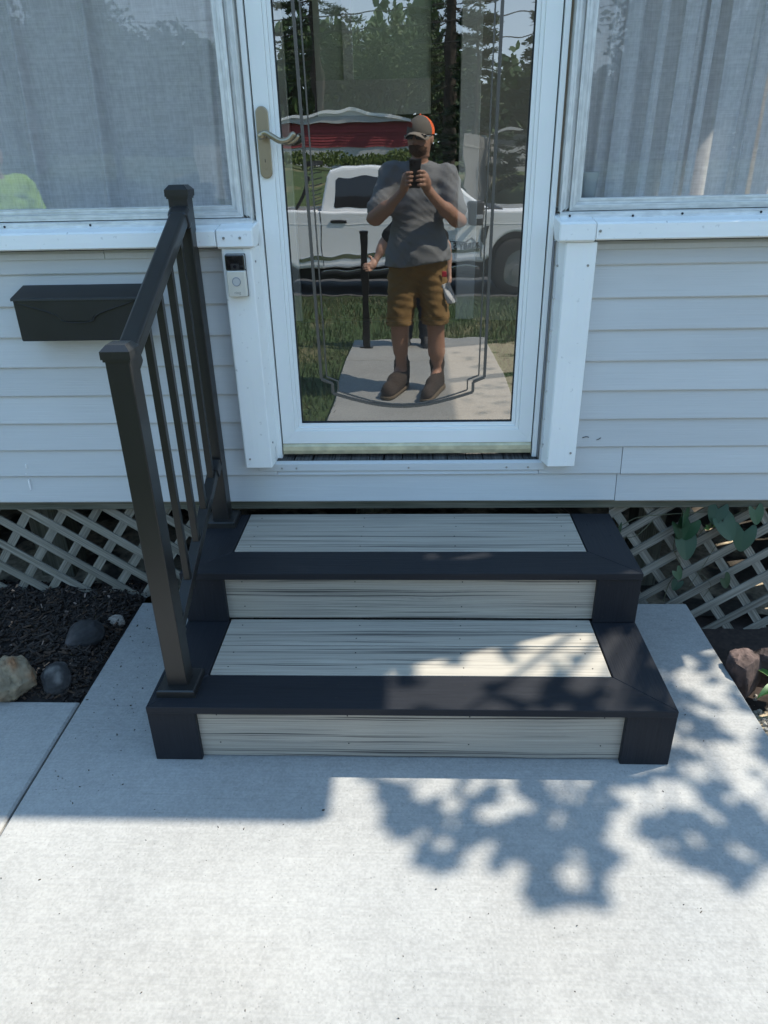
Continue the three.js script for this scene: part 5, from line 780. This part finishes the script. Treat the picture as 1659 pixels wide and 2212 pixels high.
  const bars = [bar([-1.66, 1.43, 0.2], [-1.66, 2.04, 0.2], 0.07, 0.07), bar([-1.66, 1.43, W - 0.2], [-1.66, 2.04, W - 0.2], 0.07, 0.07), bar([-1.66, 2.04, 0.16], [-1.66, 2.04, W - 0.16], 0.07, 0.07), bar([-1.9, 1.44, 0.12], [-1.66, 1.9, 0.16], 0.05, 0.05)]; for (let i = 0; i < 9; i++) bars.push(bar([-1.66, 1.5 + i * 0.06, 0.2], [-1.66, 1.5 + i * 0.06, W - 0.2], 0.012, 0.012)); for (let i = 1; i < 22; i++) bars.push(bar([-1.665, 1.44, 0.2 + i * 0.073], [-1.665, 2.02, 0.2 + i * 0.073], 0.012, 0.012)); P('cab_rack', merge(bars), trim);
  const vent = P('fender_vent', (() => { const g = ext([[1.21, 0.74], [1.16, 0.82], [1.185, 1.05], [1.30, 1.10], [1.30, 1.06], [1.26, 0.86]], 0.02, 0.004); g.translate(0, 0, -0.016); return g; })(), trim);
  const txt = (s, size, x, y, rot, m, p = t) => { const g = new TextGeometry(s, { font, size, depth: 0.004, curveSegments: 3 }); g.rotateZ(rot); g.rotateY(Math.PI); g.translate(x, y, -0.003); return P('lettering', strip(g), m, p); };
  txt('SUPER DUTY', 0.042, 1.205, 0.765, Math.PI / 2, std({ color: col(0.5, 0.5, 0.5), roughness: 0.3, metalness: 0.6 }), vent).position.z = -0.016;
  txt("KIRBY'S", 0.085, 1.135, 0.70, 0, trim); P('logo_roof', merge([bar([1.15, 0.71, -0.004], [1.0, 0.86, -0.004], 0.012, 0.004, [0, 0, 1], 0.001), bar([1.0, 0.86, -0.004], [0.9, 0.80, -0.004], 0.012, 0.004, [0, 0, 1], 0.001), bar([0.9, 0.80, -0.004], [0.62, 0.80, -0.004], 0.012, 0.004, [0, 0, 1], 0.001), bar([1.14, 0.68, -0.004], [0.62, 0.68, -0.004], 0.012, 0.004, [0, 0, 1], 0.001)]), trim);
}
// ---------------------------------------------------------------- across the street
{
  const z = 40, b = thing('red_building', 'dark red lap-sided building with pale gable across the street', 'building', [-4.6, gy(-4.6, z) - 0.1, z]), y0 = gy(-4.6, z) - 0.1, P = (n, g, m) => mesh(n, g, m, b), Y = (y) => y - y0;
  const red = [1, 0.85, 1.12].map((k) => std({ color: col(0.24 * k, 0.03 * k, 0.036 * k), roughness: 0.7 })), pale = std({ color: col(0.5, 0.5, 0.49), roughness: 0.8 });
  P('foundation', box(-4.6, 4.5, 0, Y(2.30), 0, 6, 0), pale); for (let i = 0; i < 8; i++) P('wall_board', extX([[0, Y(2.30) + i * 0.18], [-0.045, Y(2.30) + i * 0.18], [-0.008, Y(2.30) + (i + 1) * 0.18], [0, Y(2.30) + (i + 1) * 0.18]].reverse(), -4.6, 4.5), red[i % 3]);
  P('wall', box(-4.6, 4.5, Y(2.30), Y(3.74), 0.001, 6, 0), red[0]); const ga = ext([[-4.9, Y(3.70)], [4.8, Y(3.70)], [1.3, Y(4.18)]], 6.4, 0); ga.translate(0, 0, -0.2); P('gable', ga, pale);
  P('rake_trim', merge([bar([-4.95, Y(3.70), -0.25], [1.3, Y(4.22), -0.25], 0.04, 0.12), bar([1.3, Y(4.22), -0.25], [4.85, Y(3.70), -0.25], 0.04, 0.12)]), std({ color: col(0.8, 0.8, 0.8), roughness: 0.6 }));
}
{
  const f = thing('board_fence', 'grey vertical board fence running away across the street at the right', 'fence', [1.5, gy(1.5, 20), 20], 0), r = rng(1501), dir = [0.16, 0.987], top = 2.36 - gy(1.5, 20);
  for (let i = 0; i < 46; i++) { const d = i * 0.2, g = box(-0.09, 0.09, 0, top + (r() - 0.5) * 0.03, -0.012, 0.012, 0.003, 'y'), m = mesh('board', g, M.greyFence, f); m.position.set(0.35 * d * 0.55, 0, d * dir[1]); m.rotation.y = Math.atan2(dir[0], dir[1]) + Math.PI / 2; }
  mesh('rail', merge([bar([0.02, 0.4, 0], [1.75, 0.4, 9], 0.03, 0.08), bar([0.02, top - 0.4, 0], [1.75, top - 0.4, 9], 0.03, 0.08)]), M.greyFence, f);
  const s = thing('storage_shed', 'small grey shed with pale curved roof across the street at the right', 'shed', [4.1, gy(4.1, 30), 30]), y = 3.0 - gy(4.1, 30), sh = new THREE.Shape(); sh.moveTo(-1.2, y - 0.5); sh.quadraticCurveTo(0, y + 0.25, 1.2, y - 0.5); sh.lineTo(1.2, y - 0.6); sh.quadraticCurveTo(0, y + 0.15, -1.2, y - 0.6);
  mesh('wall', box(-1.1, 1.1, 0, y - 0.35, 0.05, 2.2, 0), M.greyFence, s); const rg = ext(sh, 2.5, 0); rg.translate(0, 0, -0.1); mesh('roof', rg, std({ color: col(0.6, 0.6, 0.6), roughness: 0.6 }), s); mesh('door', box(-0.5, 0.5, 0, y - 0.9, 0.0, 0.05, 0.004), std({ color: col(0.5, 0.5, 0.5), roughness: 0.7 }), s);
  const w = thing('white_garage', 'small white garage with dark doorway on the far bank at the left', 'garage', [-6.6, gy(-6.6, 25), 25]); mesh('wall', box(-0.9, 0.9, 0, 2.3, 0, 3, 0), std({ color: col(0.75, 0.75, 0.74), roughness: 0.7 }), w); mesh('roof', uvm(strip(ext([[-1.1, 2.3], [1.1, 2.3], [0, 3.0]], 3.3, 0).translate(0, 0, -0.15)), 'x'), M.roof, w); mesh('doorway', box(0.1, 0.6, 0, 1.9, -0.03, -0.002, 0), M.seal, w);
}
{ // overhead wires
  const wm = std({ color: col(0.02, 0.02, 0.02), roughness: 0.8 });
  [[5.0, 22], [5.35, 22.3], [4.55, 21.7]].forEach(([y, z], i) => { const p = []; for (let k = 0; k <= 12; k++) { const x = -30 + k * 5; p.push([x, y + 0.006 * (x + 8) * (x + 8) * 0.35, z]); } tag(mesh('power_line', tube(p, 0.012, 60, 5), wm), ['middle overhead wire across the street', 'top overhead wire across the street', 'lowest overhead wire across the street'][i], 'wire', 'overhead wires'); });
  const p = thing('utility_pole', 'wooden utility pole carrying the overhead wires', 'pole', [-30, gy(-30, 22), 22]); mesh('shaft', cyl(0, 4, 0, 0.14, 8.4, 'y', 12, 0.1), M.bark, p); mesh('cross_arm', box(-0.05, 0.05, 6.6, 6.75, -1, 1, 0.01), M.bark, p);
}
scene.traverse((o) => { if (o.isMesh) { o.castShadow = true; o.receiveShadow = true; } });
renderer.setSize(768, 1024, false);
renderer.render(scene, camera);
